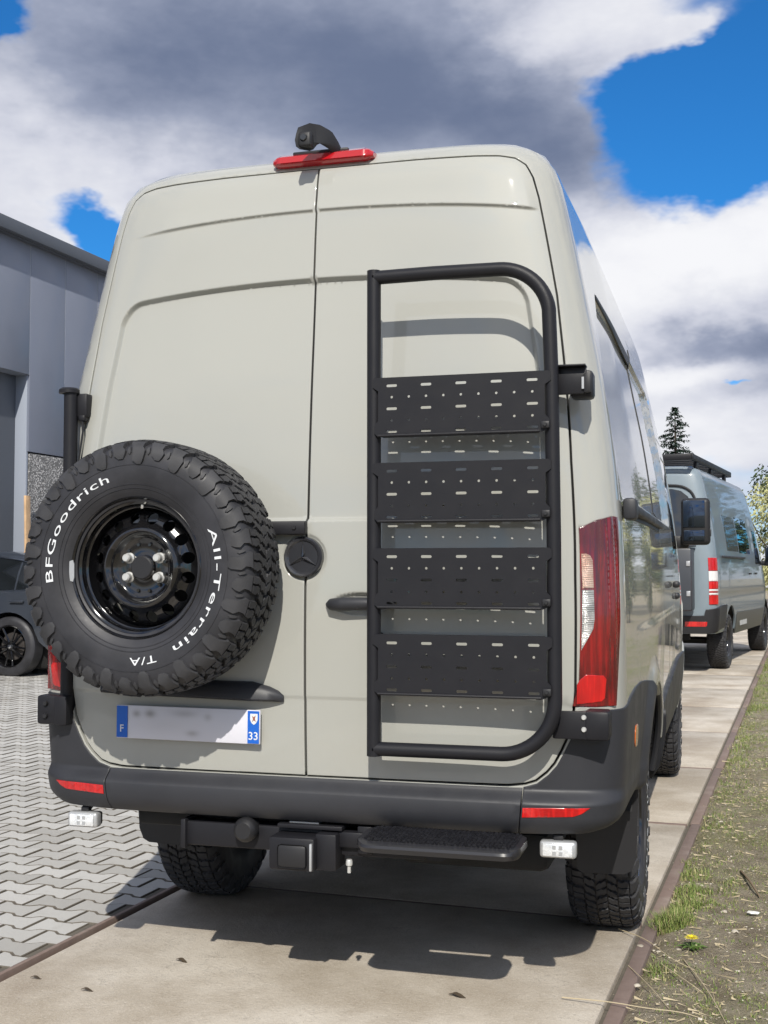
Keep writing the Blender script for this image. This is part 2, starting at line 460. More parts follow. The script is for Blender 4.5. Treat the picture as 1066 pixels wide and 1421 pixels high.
class MB:
    def __init__(s): s.v = []; s.f = []
    def add(s, v, f):
        n = len(s.v)
        s.v += [tuple(p) for p in v]
        s.f += [tuple(i + n for i in q) for q in f]
        return s
    def box(s, c, size, rot=None, bev=0.0, seg=2):
        bm = bmesh.new()
        bmesh.ops.create_cube(bm, size=1.0)
        for v in bm.verts: v.co = Vector((v.co.x * size[0], v.co.y * size[1], v.co.z * size[2]))
        if bev > 0: bmesh.ops.bevel(bm, geom=bm.edges[:], offset=bev, segments=seg, affect='EDGES', profile=0.5)
        M = Matrix.Translation(Vector(c))
        if rot is not None: M = M @ rot.to_4x4()
        bm.verts.ensure_lookup_table()
        s.add([M @ v.co for v in bm.verts], [[v.index for v in f.verts] for f in bm.faces])
        bm.free()
        return s
    def tube(s, path, r, n=12, cap=True, closed=False):
        P = [Vector(p) for p in path]
        m = len(P)
        rr = r if isinstance(r, (list, tuple)) else [r] * m
        tang = []
        for i in range(m):
            if closed: a, b = P[i - 1], P[(i + 1) % m]
            else: a, b = P[max(0, i - 1)], P[min(m - 1, i + 1)]
            tang.append((b - a).normalized())
        up = Vector((0, 0, 1)) if abs(tang[0].z) < 0.9 else Vector((1, 0, 0))
        u = (up - tang[0] * up.dot(tang[0])).normalized()
        vs = []; fs = []
        for i in range(m):
            t = tang[i]
            u = (u - t * u.dot(t)).normalized()
            w = t.cross(u)
            for j in range(n):
                a = 2 * math.pi * j / n
                vs.append(P[i] + (u * math.cos(a) + w * math.sin(a)) * rr[i])
        for i in range(m if closed else m - 1):
            i2 = (i + 1) % m
            for j in range(n):
                j2 = (j + 1) % n
                fs.append((i * n + j, i * n + j2, i2 * n + j2, i2 * n + j))
        if cap and not closed:
            fs.append(tuple(range(n - 1, -1, -1)))
            fs.append(tuple((m - 1) * n + j for j in range(n)))
        return s.add(vs, fs)
    def lathe(s, prof, n=48, axis='y', c=(0, 0, 0), flip=False, closed=False):
        """prof: list of (radius, along axis)"""
        vs = []; fs = []
        for (r, a) in prof:
            for j in range(n):
                t = 2 * math.pi * j / n
                x, z = r * math.cos(t), r * math.sin(t)
                if axis == 'y': p = (c[0] + x, c[1] + a, c[2] + z)
                elif axis == 'z': p = (c[0] + x, c[1] + z, c[2] + a)
                else: p = (c[0] + a, c[1] + x, c[2] + z)
                vs.append(p)
        m = len(prof)
        for i in range(m if closed else m - 1):
            i2 = (i + 1) % m
            for j in range(n):
                j2 = (j + 1) % n
                q = (i * n + j, i2 * n + j, i2 * n + j2, i * n + j2)
                fs.append(q[::-1] if flip else q)
        return s.add(vs, fs)
    def prism(s, poly, lo, hi, fn):
        """poly in 2d, extruded between lo and hi, mapped to 3d by fn(a, b, h)"""
        n = len(poly)
        vs = [fn(a, b, lo) for a, b in poly] + [fn(a, b, hi) for a, b in poly]
        fs = [tuple(range(n - 1, -1, -1)), tuple(range(n, 2 * n))]
        fs += [(i, (i + 1) % n, n + (i + 1) % n, n + i) for i in range(n)]
        return s.add(vs, fs)
    def mesh(s, name, material, smooth=True, angle=35):
        me = mesh_from(name, s.v, s.f, material, smooth=smooth, angle=angle)
        bm = bmesh.new(); bm.from_mesh(me)
        bmesh.ops.recalc_face_normals(bm, faces=bm.faces[:])
        bm.to_mesh(me); bm.free()
        if smooth:
            me.polygons.foreach_set('use_smooth', [True] * len(me.polygons))
            if angle: me.set_sharp_from_angle(angle=R_(angle))
        return me
    def build(s, name, material, parent=None, smooth=True, angle=35, loc=None, rot=None):
        o = bpy.data.objects.new(name, s.mesh(name, material, smooth, angle))
        if loc is not None: o.location = loc
        if rot is not None: o.rotation_euler = rot
        return link(o, parent)


def put(name, mesh, parent=None, loc=(0, 0, 0), rot=(0, 0, 0), scale=None):
    o = bpy.data.objects.new(name, mesh)
    o.location = loc; o.rotation_euler = rot
    if scale: o.scale = scale
    return link(o, parent)


def text_mesh(txt, size=1.0, bold=0.0, shear=0.0, spacing=1.0):
    cu = bpy.data.curves.new('txt', 'FONT')
    cu.body = txt; cu.size = size; cu.offset = bold; cu.shear = shear; cu.space_character = spacing
    cu.fill_mode = 'FRONT'; cu.resolution_u = 4
    o = bpy.data.objects.new('txt', cu); COL.objects.link(o)
    dg = bpy.context.evaluated_depsgraph_get()
    me = bpy.data.meshes.new_from_object(o.evaluated_get(dg))
    v = np.array([tuple(p.co) for p in me.vertices]); f = [tuple(p.vertices) for p in me.polygons]
    bpy.data.objects.remove(o, do_unlink=True); bpy.data.curves.remove(cu); bpy.data.meshes.remove(me)
    return v, f


def pip(pts, poly):
    """points in polygon, vectorised"""
    x = pts[:, 0]; y = pts[:, 1]; ins = np.zeros(len(pts), bool)
    P = np.asarray(poly); n = len(P); j = n - 1
    for i in range(n):
        xi, yi = P[i]; xj, yj = P[j]
        if yi != yj:
            c = ((yi > y) != (yj > y)) & (x < (xj - xi) * (y - yi) / (yj - yi) + xi)
            ins ^= c
        j = i
    return ins


def resample(poly, step, closed=True):
    P = [np.array(p, float) for p in poly]
    out = []
    n = len(P)
    for i in range(n if closed else n - 1):
        a, b = P[i], P[(i + 1) % n]
        k = max(1, int(math.ceil(np.linalg.norm(b - a) / step)))
        for q in range(k): out.append(a + (b - a) * q / k)
    if not closed: out.append(P[-1])
    return np.array(out)


def smooth_poly(pts, it=2):
    """Chaikin corner cutting of an open polyline"""
    P = [np.array(p, float) for p in pts]
    for _ in range(it):
        Q = [P[0]]
        for a, b in zip(P[:-1], P[1:]):
            Q += [a * .75 + b * .25, a * .25 + b * .75]
        Q.append(P[-1]); P = Q
    return P


def tri2d(outline, holes, pts, keep_hull=False):
    """constrained triangulation of a region with holes and free interior points"""
    V = []; E = []
    for loop in [outline] + list(holes):
        s0 = len(V); n = len(loop)
        V += [Vector((float(p[0]), float(p[1]))) for p in loop]
        E += [(s0 + i, s0 + (i + 1) % n) for i in range(n)]
    V += [Vector((float(p[0]), float(p[1]))) for p in pts]
    r = delaunay_2d_cdt(V, E, [], 0, 1e-6)
    v = np.array([tuple(p) for p in r[0]]); f = np.array([tuple(q) for q in r[2]], int)
    c = v[f].mean(1)
    ok = pip(c, outline)
    for h in holes: ok &= ~pip(c, h)
    f = f[ok]
    a, b, cc = v[f[:, 0]], v[f[:, 1]], v[f[:, 2]]
    ar = (b[:, 0] - a[:, 0]) * (cc[:, 1] - a[:, 1]) - (b[:, 1] - a[:, 1]) * (cc[:, 0] - a[:, 0])
    f[ar < 0] = f[ar < 0][:, ::-1]
    f = f[np.abs(ar) > 1e-10]
    used = np.unique(f); idx = -np.ones(len(v), int); idx[used] = np.arange(len(used))
    return v[used], idx[f]


def seg_dist(pts, poly):
    P = np.asarray(poly); d = np.full(len(pts), 1e9)
    for i in range(len(P)):
        a = P[i]; b = P[(i + 1) % len(P)]; ab = b - a; L = ab @ ab
        if L < 1e-14: continue
        t = np.clip(((pts - a) @ ab) / L, 0, 1)
        d = np.minimum(d, np.hypot(*(pts - a - t[:, None] * ab).T))
    return d

# ------------------------------------------------------------------ van body surface: P(u, v); u runs round the plan outline from the rear middle, v up the side and over the roof
def pchip(x, y):
    x = np.asarray(x, float); y = np.asarray(y, float); h = np.diff(x); d = np.diff(y) / h; m = np.zeros_like(y)
    m[0] = d[0]; m[-1] = d[-1]
    for i in range(1, len(x) - 1):
        if d[i - 1] * d[i] > 0:
            a = 2 * h[i] + h[i - 1]; b = h[i] + 2 * h[i - 1]; m[i] = (a + b) / (a / d[i - 1] + b / d[i])
    def f(t):
        t = np.clip(np.asarray(t, float), x[0], x[-1]); i = np.clip(np.searchsorted(x, t) - 1, 0, len(x) - 2)
        s = (t - x[i]) / h[i]
        return (1 + 2 * s) * (1 - s) ** 2 * y[i] + s * (1 - s) ** 2 * h[i] * m[i] + s * s * (3 - 2 * s) * y[i + 1] + s * s * (s - 1) * h[i] * m[i + 1]
    return f


def sstep(x, a, b):
    t = np.clip((np.asarray(x, float) - a) / (b - a), 0, 1)
    return t * t * (3 - 2 * t)


class Body:
    ROWS = [(.45, .950, .45, .00, 5.62), (.60, .985, .60, -.02, 5.72), (.75, 1.006, .75, -.033, 5.76), (.95, 1.014, .95, -.042, 5.76), (1.2, 1.014, 1.2, -.045, 5.70), (1.45, 1.008, 1.45, -.04, 5.25),
            (1.7, .990, 1.7, -.028, 5.00), (2.0, .950, 2.0, -.005, 4.75), (2.2, .912, 2.2, .016, 4.58), (2.4, .873, 2.4, .036, 4.42), (2.55, .842, 2.55, .050, 4.30), (2.65, .820, 2.65, .061, 4.2),
            (2.72, .802, 2.72, .071, 4.1), (2.78, .776, 2.775, .086, 3.95), (2.84, .730, 2.820, .118, 3.8), (2.92, .65, 2.852, .185, 3.6), (3.15, .40, 2.873, .42, 3.3), (3.55, .0, 2.88, .8, 2.9)]
    D = .26; N = 5.; NF = 4.5; YB = 3.3; LF = 2.4
    def __init__(s, extra_len=0.0):
        R = np.array(s.ROWS)
        s.fw = pchip(R[:, 0], R[:, 1]); s.fz = pchip(R[:, 0], R[:, 2]); s.fr = pchip(R[:, 0], R[:, 3]); s.ff = pchip(R[:, 0], R[:, 4] + extra_len)
        s.vmax = R[-1, 0]; s.YB = s.YB + extra_len
        th = np.linspace(0, np.pi / 2, 4001); sx = np.sin(th) ** (2 / s.N); sy = 1 - np.cos(th) ** (2 / s.N)
        L = np.concatenate([[0], np.cumsum(np.hypot(np.diff(sx), np.diff(sy) * s.D))])
        s.tl, s.tx, s.ty = L, sx, sy; s.U1 = L[-1]
        s.y0 = s.D - .04; s.LS = s.YB - s.y0; s.UM = s.U1 + s.LS + s.LF
    def P(s, u, v):
        u = np.asarray(u, float); v = np.asarray(v, float); sg = np.where(u < 0, -1., 1.); a = np.abs(u)
        w = s.fw(v); z = s.fz(v); yr = s.fr(v); yf = s.ff(v)
        x = w * np.interp(a, s.tl, s.tx); y = yr + s.D * np.interp(a, s.tl, s.ty)
        t = a - s.U1; ys = yr + s.D
        y = np.where(t > 0, ys + np.clip(t / s.LS, 0, 1) * (s.YB - ys), y)
        t2 = t - s.LS; th = np.clip(t2 / s.LF, 0, 1) * np.pi / 2
        x = np.where(t2 > 0, w * np.cos(th) ** (2 / s.NF), x)
        y = np.where(t2 > 0, s.YB + (yf - s.YB) * np.sin(th) ** (2 / s.NF), y)
        x = x * (1 + .016 * sstep(y, .25, 1.3))
        return np.stack([sg * x, y, z + 0 * x], -1)
    def uy(s, y, v=1.0):
        y = np.asarray(y, float); ys = s.fr(v) + s.D
        t = s.LS * (y - ys) / (s.YB - ys)
        q = np.clip((y - s.YB) / (s.ff(v) - s.YB), 0, 1)
        t = np.where(y > s.YB, s.LS + s.LF * np.arcsin(q ** (s.NF / 2)) * 2 / np.pi, t)
        return s.U1 + t
    def ux(s, x, v):
        x = np.asarray(x, float); r = np.clip(np.abs(x) / s.fw(v), 0, 1)
        return np.sign(x) * np.interp(r, s.tx, s.tl)
    def N0(s, u, v):
        e = .002
        n = np.cross(s.P(u + e, v) - s.P(u - e, v), s.P(u, v + e) - s.P(u, v - e))
        return n / (np.linalg.norm(n, axis=-1, keepdims=True) + 1e-12)
    def Q(s, u, v, disp):
        p = s.P(u, v)
        return p if disp is None else p + s.N0(u, v) * disp(u, v)[..., None]
    def NQ(s, u, v, disp):
        e = .0012
        n = np.cross(s.Q(u + e, v, disp) - s.Q(u - e, v, disp), s.Q(u, v + e, disp) - s.Q(u, v - e, disp))
        return n / (np.linalg.norm(n, axis=-1, keepdims=True) + 1e-12)


def patch(B, outline, holes=(), grid=.04, step=.02, disp=None, rim=.012, bev=.003, extra=None):
    """a sheet laid on the body surface, its rim folded inwards; returns verts, faces, normals"""
    out = resample(outline, step); hs = [resample(h, step) for h in holes]
    lo = out.min(0); hi = out.max(0)
    gx, gy = np.meshgrid(np.arange(lo[0] + grid / 2, hi[0], grid), np.arange(lo[1] + grid / 2, hi[1], grid))
    gx[1::2] += grid / 2
    G = np.stack([gx.ravel(), gy.ravel()], -1)
    if extra is not None and len(extra): G = np.concatenate([G, np.asarray(extra)])
    ok = (G[:, 0] > lo[0]) & (G[:, 0] < hi[0]) & (G[:, 1] > lo[1]) & (G[:, 1] < hi[1]); G = G[ok]
    d0 = seg_dist(G, out)
    for h in hs: d0 = np.minimum(d0, seg_dist(G, h))
    G = G[d0 > max(bev * 2.8, step * .3)]
    def rings(loop, off):
        P = np.asarray(loop); t = np.roll(P, -1, 0) - np.roll(P, 1, 0); t /= np.linalg.norm(t, axis=1, keepdims=True) + 1e-12
        n = np.stack([-t[:, 1], t[:, 0]], -1)
        return np.concatenate([P + n * off, P - n * off])
    if bev > 0:
        for L in [out] + hs: G = np.concatenate([G, rings(L, bev), rings(L, bev * 2.2)])
    ok = pip(G, out)
    for h in hs: ok &= ~pip(G, h)
    G = G[ok]
    d = seg_dist(G, out)
    for h in hs: d = np.minimum(d, seg_dist(G, h))
    G = G[d > (bev * .6 if bev > 0 else step * .3)]
    uv, F = tri2d(out, hs, G)
    u, v = uv[:, 0], uv[:, 1]
    p = B.Q(u, v, disp); n = B.NQ(u, v, disp); n0 = B.N0(u, v)
    d = seg_dist(uv, out)
    for h in hs: d = np.minimum(d, seg_dist(uv, h))
    if bev > 0:
        p = p - n0 * (np.clip(1 - d / bev, 0, 1) ** 2 * bev * .8)[:, None]
    # boundary edges
    E = {}
    for f in F:
        for a, b in ((f[0], f[1]), (f[1], f[2]), (f[2], f[0])):
            E[(a, b)] = E.get((a, b), 0) + 1
    bd = [(a, b) for (a, b) in E if (b, a) not in E]
    verts = [tuple(q) for q in p]; faces = [tuple(int(i) for i in f) for f in F]
    # tilt border normals outwards
    tn = {}
    for a, b in bd:
        e = p[b] - p[a]
        o = np.cross(e, n0[a])
        for i in (a, b): tn[i] = tn.get(i, 0) + o
    n = n.copy()
    for i, o in tn.items():
        L = np.linalg.norm(o)
        if L > 1e-12:
            tn[i] = o / L
            if bev > 0:
                q = n[i] + tn[i] * .8; n[i] = q / np.linalg.norm(q)
        else: tn[i] = n[i]
    norms = [tuple(q) for q in n]
    if rim > 0:
        ids = {}
        for a, b in bd:
            for i in (a, b):
                if i not in ids:
                    ids[i] = len(verts)
                    verts.append(tuple(p[i])); norms.append(tuple(tn[i]))
                    verts.append(tuple(p[i] - n0[i] * rim)); norms.append(tuple(tn[i]))
        for a, b in bd:
            faces.append((ids[a], ids[a] + 1, ids[b] + 1, ids[b]))
    return verts, faces, norms


def patch_obj(B, name, outline, material, parent, holes=(), mirror=False, **kw):
    outline = np.asarray([tuple(map(float, p)) for p in outline])
    holes = [np.asarray([tuple(map(float, p)) for p in h]) for h in holes]
    if mirror:
        outline = outline * [-1, 1]; holes = [h * [-1, 1] for h in holes]
        if kw.get('extra') is not None: kw['extra'] = np.asarray(kw['extra']) * [-1, 1]
    v, f, n = patch(B, outline, holes, **kw)
    o = bpy.data.objects.new(name, mesh_from(name, v, f, material, normals=n))
    return link(o, parent)


def rbox_sdf(x, y, x0, x1, y0, y1, r):
    cx, cy = (x0 + x1) / 2, (y0 + y1) / 2
    qx = np.abs(x - cx) - (x1 - x0) / 2 + r; qy = np.abs(y - cy) - (y1 - y0) / 2 + r
    return np.hypot(np.maximum(qx, 0), np.maximum(qy, 0)) + np.minimum(np.maximum(qx, qy), 0) - r


def rrect(x0, x1, y0, y1, r, n=6):
    pts = []
    for cx, cy, a0 in ((x1 - r, y0 + r, -90), (x1 - r, y1 - r, 0), (x0 + r, y1 - r, 90), (x0 + r, y0 + r, 180)):
        for i in range(n + 1):
            a = R_(a0 + 90 * i / n)
            pts.append((cx + r * math.cos(a), cy + r * math.sin(a)))
    return pts

# ------------------------------------------------------------------ wheel (axis along local y, outer face towards -y)
TYRE_R = .402


def make_tyre_meshes():
    half = [(0, .391), (.04, .3905), (.075, .389), (.098, .385), (.113, .376), (.1245, .360), (.131, .338), (.1325, .31), (.130, .28), (.124, .25), (.115, .228), (.104, .215)]
    # carcass as lathe, from outer bead over the crown to inner bead
    prof = [(r, -l) for l, r in half[::-1]] + [(r, l) for l, r in half[1:]]
    # fine ridges on the sidewall
    mb = MB(); mb.lathe(prof + [(.206, .10), (.206, -.10)], n=96, closed=True)
    tyre = mb.mesh('tyre', 'sidewall', angle=50)
    # arc length parameter m along the half profile
    pts = np.array(half); seg = np.hypot(*np.diff(pts, axis=0).T); M = np.concatenate([[0], np.cumsum(seg)])
    def cp(m):
        a = abs(m); s = -1 if m > 0 else 1        # m > 0 : outer side (-y)
        l = np.interp(a, M, pts[:, 0]); r = np.interp(a, M, pts[:, 1])
        e = .004
        dl = np.interp(min(a + e, M[-1]), M, pts[:, 0]) - np.interp(max(a - e, 0), M, pts[:, 0]); dr = np.interp(min(a + e, M[-1]), M, pts[:, 1]) - np.interp(max(a - e, 0), M, pts[:, 1])
        L = math.hypot(dl, dr); nl, nr = -dr / L, dl / L
        return l * s, r, nl * s, nr
    def pos(a, m, h):
        l, r, nl, nr = cp(m)
        l += nl * h; r += nr * h
        return (r * math.cos(a), l, r * math.sin(a))
    tb = MB()
    def lug(ms, aL, aR, hs):
        """strip block: at each m the angles of the two edges"""
        n = len(ms); vs = []; fs = []
        for m, l, r_, h in zip(ms, aL, aR, hs):
            dr = .0022 / .39
            vs += [pos(l, m, -.002), pos(l + dr, m, h), pos(r_ - dr, m, h), pos(r_, m, -.002)]
        for i in range(n - 1):
            b = 4 * i
            for j in range(3): fs.append((b + j, b + j + 1, b + j + 5, b + j + 4))
        fs.append((3, 2, 1, 0)); e = 4 * (n - 1); fs.append((e, e + 1, e + 2, e + 3))
        tb.add(vs, fs)
    N = 34; p = 2 * math.pi / N; r2 = random.Random(3)
    for sgn in (1, -1):
        for i in range(N):
            a0 = i * p * sgn + (.4 * p if sgn < 0 else 0)
            j = r2.uniform(-.02, .02) * p
            def blk(ms, off, wid, hs):
                aL = [a0 + j + o_ * p for o_ in off]; aR = [x + w * p for x, w in zip(aL, wid)]
                if sgn < 0: aL, aR = [2 * a0 - x for x in aR], [2 * a0 - x for x in aL]
                lug([m * sgn for m in ms], aL, aR, hs)
            lng = .178 if i % 2 == 0 else .160
            # tread-face half of the shoulder lug, cut across by a sipe
            blk([.064, .076, .088, .100], [.00, .10, .02, .10], [.36, .34, .40, .36], [.011, .0115, .0115, .0115])
            blk([.064, .076, .088, .100], [.40, .48, .46, .50], [.34, .34, .34, .34], [.011, .0115, .0115, .0115])
            # sidewall half, hooked sideways
            blk([.1035, .112, .124, .136, lng - .012, lng], [.12, .20, .22, .06, .10, .20], [.74, .70, .58, .66, .62, .30], [.0112, .0108, .0098, .0092, .0080, .0045])
            blk([.122, .130, .140, .147], [.88, .84, .80, .86], [.13, .20, .20, .08], [.0050, .0055, .0050, .003])
    for row, (m0, m1, ph) in enumerate(((.026, .059, .15), (-.016, .021, .55), (-.059, -.022, .95))):
        for i in range(N):
            a0 = (i + ph) * p; s = 1 if row != 1 else -1
            for half in (0, 1):
                k = 5; ms = [m0 + (m1 - m0) * q / (k - 1) for q in range(k)]
                off = [o_ * s for o_ in ((-.10, -.02, .06, .02, .16) if half else (-.20, -.06, -.04, .08, .12))]
                w = (.34, .40, .36, .40, .32)
                c0 = a0 + (half - .5) * .46 * p
                aL = [c0 + (o_ - .5 * ww) * p for o_, ww in zip(off, w)]; aR = [c0 + (o_ + .5 * ww) * p for o_, ww in zip(off, w)]
                lug(ms, aL, aR, [.0112] * k)
    tread = tb.mesh('tread', 'rubber', angle=28)
    # raised white lettering on the outer sidewall
    texts = []
    def arc_text(txt, a_start, a_end, rad, h, shear=0.0):
        v, f = text_mesh(txt, 1.0, bold=.003, shear=shear, spacing=1.10)
        x0, x1 = v[:, 0].min(), v[:, 0].max(); y1 = .72
        out = []
        for q in v:
            a = R_(a_start + (a_end - a_start) * (q[0] - x0) / (x1 - x0)); r = rad + (q[1] / y1 - .5) * h
            l = np.interp(r, pts[::-1, 1], pts[::-1, 0])
            out.append((r * math.cos(a), -l - .0022, r * math.sin(a)))
        texts.append(MB().add(out, f).mesh('lettering', 'letter_white', smooth=False))
    arc_text('BFGoodrich', 189, 107, .288, .0245)
    arc_text('All-Terrain', 25, -60, .288, .024)
    arc_text('T/A', -73, -91, .288, .024)
    letters = texts
    # thin moulded rings on the sidewall
    rb = MB()
    for rr, w_ in ((.318, .0016), (.258, .0014), (.246, .0014)):
        l = np.interp(rr, pts[::-1, 1], pts[::-1, 0])
        rb.lathe([(rr - w_, -l + .001), (rr - w_ * .5, -l - .0016), (rr + w_ * .5, -l - .0016), (rr + w_, -l + .001)], n=96)
    rings = rb.mesh('sidewall_ring', 'sidewall')
    return tyre, tread, letters, rings


def make_rim_meshes():
    # outer lip plane at y = -.098 ; disc with a ring of round holes
    nh = 16
    mb = MB()
    yo = -.104
    mb.lathe([(.212, -.090), (.2215, -.100), (.2235, yo - .004), (.219, yo - .008), (.213, yo), (.2085, yo + .012), (.2045, yo + .016), (.1985, yo + .019), (.1965, yo + .034), (.1935, yo + .040), (.1885, yo + .043), (.1865, yo + .075), (.1835, yo + .080)], n=96)
    def dy(r):
        return np.interp(r, [.0, .036, .038, .0405, .044, .078, .088, .094, .110, .1165, .122, .128, .140, .165, .1785, .1835], [yo + .040, yo + .040, yo + .041, yo + .055, yo + .0565, yo + .0565, yo + .052, yo + .050, yo + .024, yo + .019, yo + .020, yo + .026, yo + .040, yo + .052, yo + .066, yo + .080])
    circ = lambda r, n, cx=0, cz=0: [(cx + r * math.cos(2 * math.pi * i / n), cz + r * math.sin(2 * math.pi * i / n)) for i in range(n)]
    outer = circ(.1835, 96)
    holes = []
    for i in range(nh):
        a = 2 * math.pi * (i + .5) / nh
        holes.append(circ(.0185, 16, .1555 * math.cos(a), .1555 * math.sin(a)))
    pts = []
    for r in (.036, .038, .0405, .044, .06, .078, .084, .088, .094, .102, .110, .1165, .122, .128, .134, .179):
        pts += circ(r, 64)
    for i in range(nh):
        a = 2 * math.pi * (i + .5) / nh
        pts += circ(.0215, 16, .1555 * math.cos(a), .1555 * math.sin(a))
    v, f = tri2d(outer, holes, pts)
    r = np.hypot(v[:, 0], v[:, 1])
    vs = [(x, float(dy(q)), z) for (x, z), q in zip(v, r)]
    n0 = len(vs)
    # hole walls
    mb.add(vs, [tuple(int(i) for i in q) for q in f])
    for h in holes:
        vv = []; ff = []; n = len(h)
        for x, z in h:
            q = math.hypot(x, z); vv += [(x, float(dy(q)), z), (x * 1.0, float(dy(q)) + .012, z)]
        for i in range(n):
            j = (i + 1) % n; ff.append((2 * i, 2 * j, 2 * j + 1, 2 * i + 1))
        mb.add(vv, ff)
    # barrel behind
    mb.lathe([(.1865, yo + .075), (.182, .02), (.186, .09), (.2, .105)], n=64)
    rim = mb.mesh('rim', 'gloss_black', angle=40)
    nb = MB()
    nb.lathe([(.0, -.030), (.0095, -.030), (.0130, -.025), (.0135, -.008), (.0175, -.004), (.018, .0), (.018, .004)], n=6 * 3)
    nut = nb.mesh('lug_nut', 'zinc', angle=30)
    hb = MB(); hb.lathe([(0, yo + .034), (.033, yo + .034), (.0365, yo + .037), (.0375, yo + .045)], n=40)
    hub = hb.mesh('hub_cap', 'plastic_black')
    vb = MB(); vb.tube([(0, 0, 0), (.006, -.012, -.004), (.010, -.022, -.010)], [.005, .0045, .004], 8)
    valve = vb.mesh('valve', 'zinc')
    return rim, nut, hub, valve, yo


TYRE_ME, TREAD_ME, LETTER_ME, RING_ME = make_tyre_meshes()
RIM_ME, NUT_ME, HUB_ME, VALVE_ME, RIM_Y = make_rim_meshes()


def add_wheel(parent, loc, rz, spin=0.0, name='wheel', nuts=(0, 60, 120, 180, 240, 300), letters=True):
    """wheel > tyre, tread, lettering, rim, lug_nut..., one level below parent"""
    w = bpy.data.objects.new(name, None)
    w.location = loc; w.rotation_euler = (0, spin, rz) if rz == 0 else (0, 0, rz)
    w.empty_display_size = .1
    link(w, parent)
    for nm, me in (('tyre', TYRE_ME), ('tread', TREAD_ME), ('sidewall_ring', RING_ME), ('rim', RIM_ME), ('hub_cap', HUB_ME)):
        put(nm, me, w)
    if letters:
        for me in LETTER_ME: put('lettering', me, w)
    for a in nuts:
        put('lug_nut', NUT_ME, w, (.0605 * math.cos(R_(a + 30)), RIM_Y + .0575, .0605 * math.sin(R_(a + 30))))
    return w

# ------------------------------------------------------------------ the beige camper van
B1 = Body()
WHEEL_Y, WHEEL_YF, WHEEL_Z = 1.22, 4.90, .398


def arch(B, y0, z0, r, a0=-25, a1=205, n=40):
    pts = []
    for i in range(n + 1):
        a = R_(a0 + (a1 - a0) * i / n)
        y = y0 + r * math.cos(a); z = max(.30, z0 + r * math.sin(a))
        pts.append((float(B.uy(y, max(z, .46))), z))
    return pts


def both(poly):
    p = [tuple(q) for q in poly]
    return [p, [(-a, b) for a, b in p][::-1]]


SEAM_R = [(.0, 2.789), (.45, 2.787), (.70, 2.782), (.80, 2.777), (.86, 2.765), (.893, 2.738), (.908, 2.69), (.914, 2.62), (.914, 2.50), (.913, 2.285), (.897, 2.071),
          (.877, 1.747), (.867, 1.387), (.862, 1.035), (.857, .978), (.843, .905), (.822, .856), (.80, .812), (.777, .784), (.745, .757), (.712, .746), (.66, .740), (.0, .738)]


def inset_seam(d, u0):
    """right half door outline moved in by d, starting at u0 from the middle"""
    P = np.array(SEAM_R); t = np.gradient(P, axis=0); t /= np.linalg.norm(t, axis=1, keepdims=True)
    n = np.stack([t[:, 1], -t[:, 0]], -1)          # points inwards for a clockwise walk
    Q = P + n * d
    Q[0, 0] = u0; Q[-1, 0] = u0
    return [tuple(q) for q in Q][::-1]              # counter-clockwise


def door_disp(u, v):
    u = np.asarray(u, float); v = np.asarray(v, float)
    d = np.zeros(np.broadcast(u, v).shape)
    vt = 2.392 - .045 * (u / .8) ** 2
    sd = rbox_sdf(u, v - (vt - 2.392) * sstep(v, 1.8, 2.3), -.812, .812, 1.566, 2.392, .085)
    d = d - .019 * sstep(-sd, 0.0, .016)
    vc = 2.630 - .048 * (u / .9) ** 2
    fade = sstep(u, -.86, -.62) * (1 - sstep(u, .86, .91))
    e = v - vc
    d = d + fade * np.where(e > 0, .0085 * np.exp(-np.maximum(e, 0) / .075), .0085 * (1 - sstep(-e, 0, .010)) - .0015 * sstep(-e, 0, .01) * np.exp(-np.maximum(-e, 0) / .05))
    d = d - .004 * (1 - sstep(v, .985, 1.003))
    # grip recess behind the handle, dish round the badge
    h = np.hypot((u - .19) / .105, (v - 1.300) / .038)
    d = d - .017 * (1 - sstep(h, .62, 1.0))
    b = np.hypot(u + .004, v - 1.450)
    d = d - .006 * (1 - sstep(b, .066, .080))
    return d


def contour_extra(B):
    E = []
    us = np.arange(-.80, .801, .012)
    for k in (-.024, -.0165, -.0135, -.0105, -.0078, -.0052, -.0026, 0.0, .004):
        for r in rrect(-.812 - k, .812 + k, 1.566 - k, 2.392 + k, .085 + k, 10) if k > -.08 else []:
            E.append(r)
        E += [(u, 2.392 + k - .045 * (u / .8) ** 2) for u in us if abs(u) < .74]
        E += [(u, 1.566 - k) for u in us if abs(u) < .76]
        for z in np.arange(1.6, 2.34, .009):
            E += [(-.812 - k, z), (.812 + k, z)]
        for i in range(14):
            a = R_(90 * i / 13); rr = .085 + k
            for sg in (1, -1):
                uu = (.727 + rr * math.cos(a)) * sg
                E.append((uu, 2.307 + rr * math.sin(a) - .045 * (uu / .8) ** 2 * float(sstep(2.3, 1.8, 2.3))))
    for k in (-.03, -.012, -.009, -.006, -.003, 0, .004, .012, .03, .06):
        E += [(u, 2.630 + k - .048 * (u / .9) ** 2) for u in np.arange(-.88, .9, .012)]
    for k in (.62, .7, .8, .9, 1.0, 1.1):
        E += [(.19 + .105 * k * math.cos(a), 1.30 + .038 * k * math.sin(a)) for a in np.linspace(0, 6.2, 40)]
    for k in (.066, .070, .075, .080):
        E += [(-.004 + k * math.cos(a), 1.45 + k * math.sin(a)) for a in np.linspace(0, 6.2, 40)]
    for k in (.985, .991, .997, 1.003): E += [(u, k) for u in np.arange(-.82, .82, .015)]
    return np.array(E)


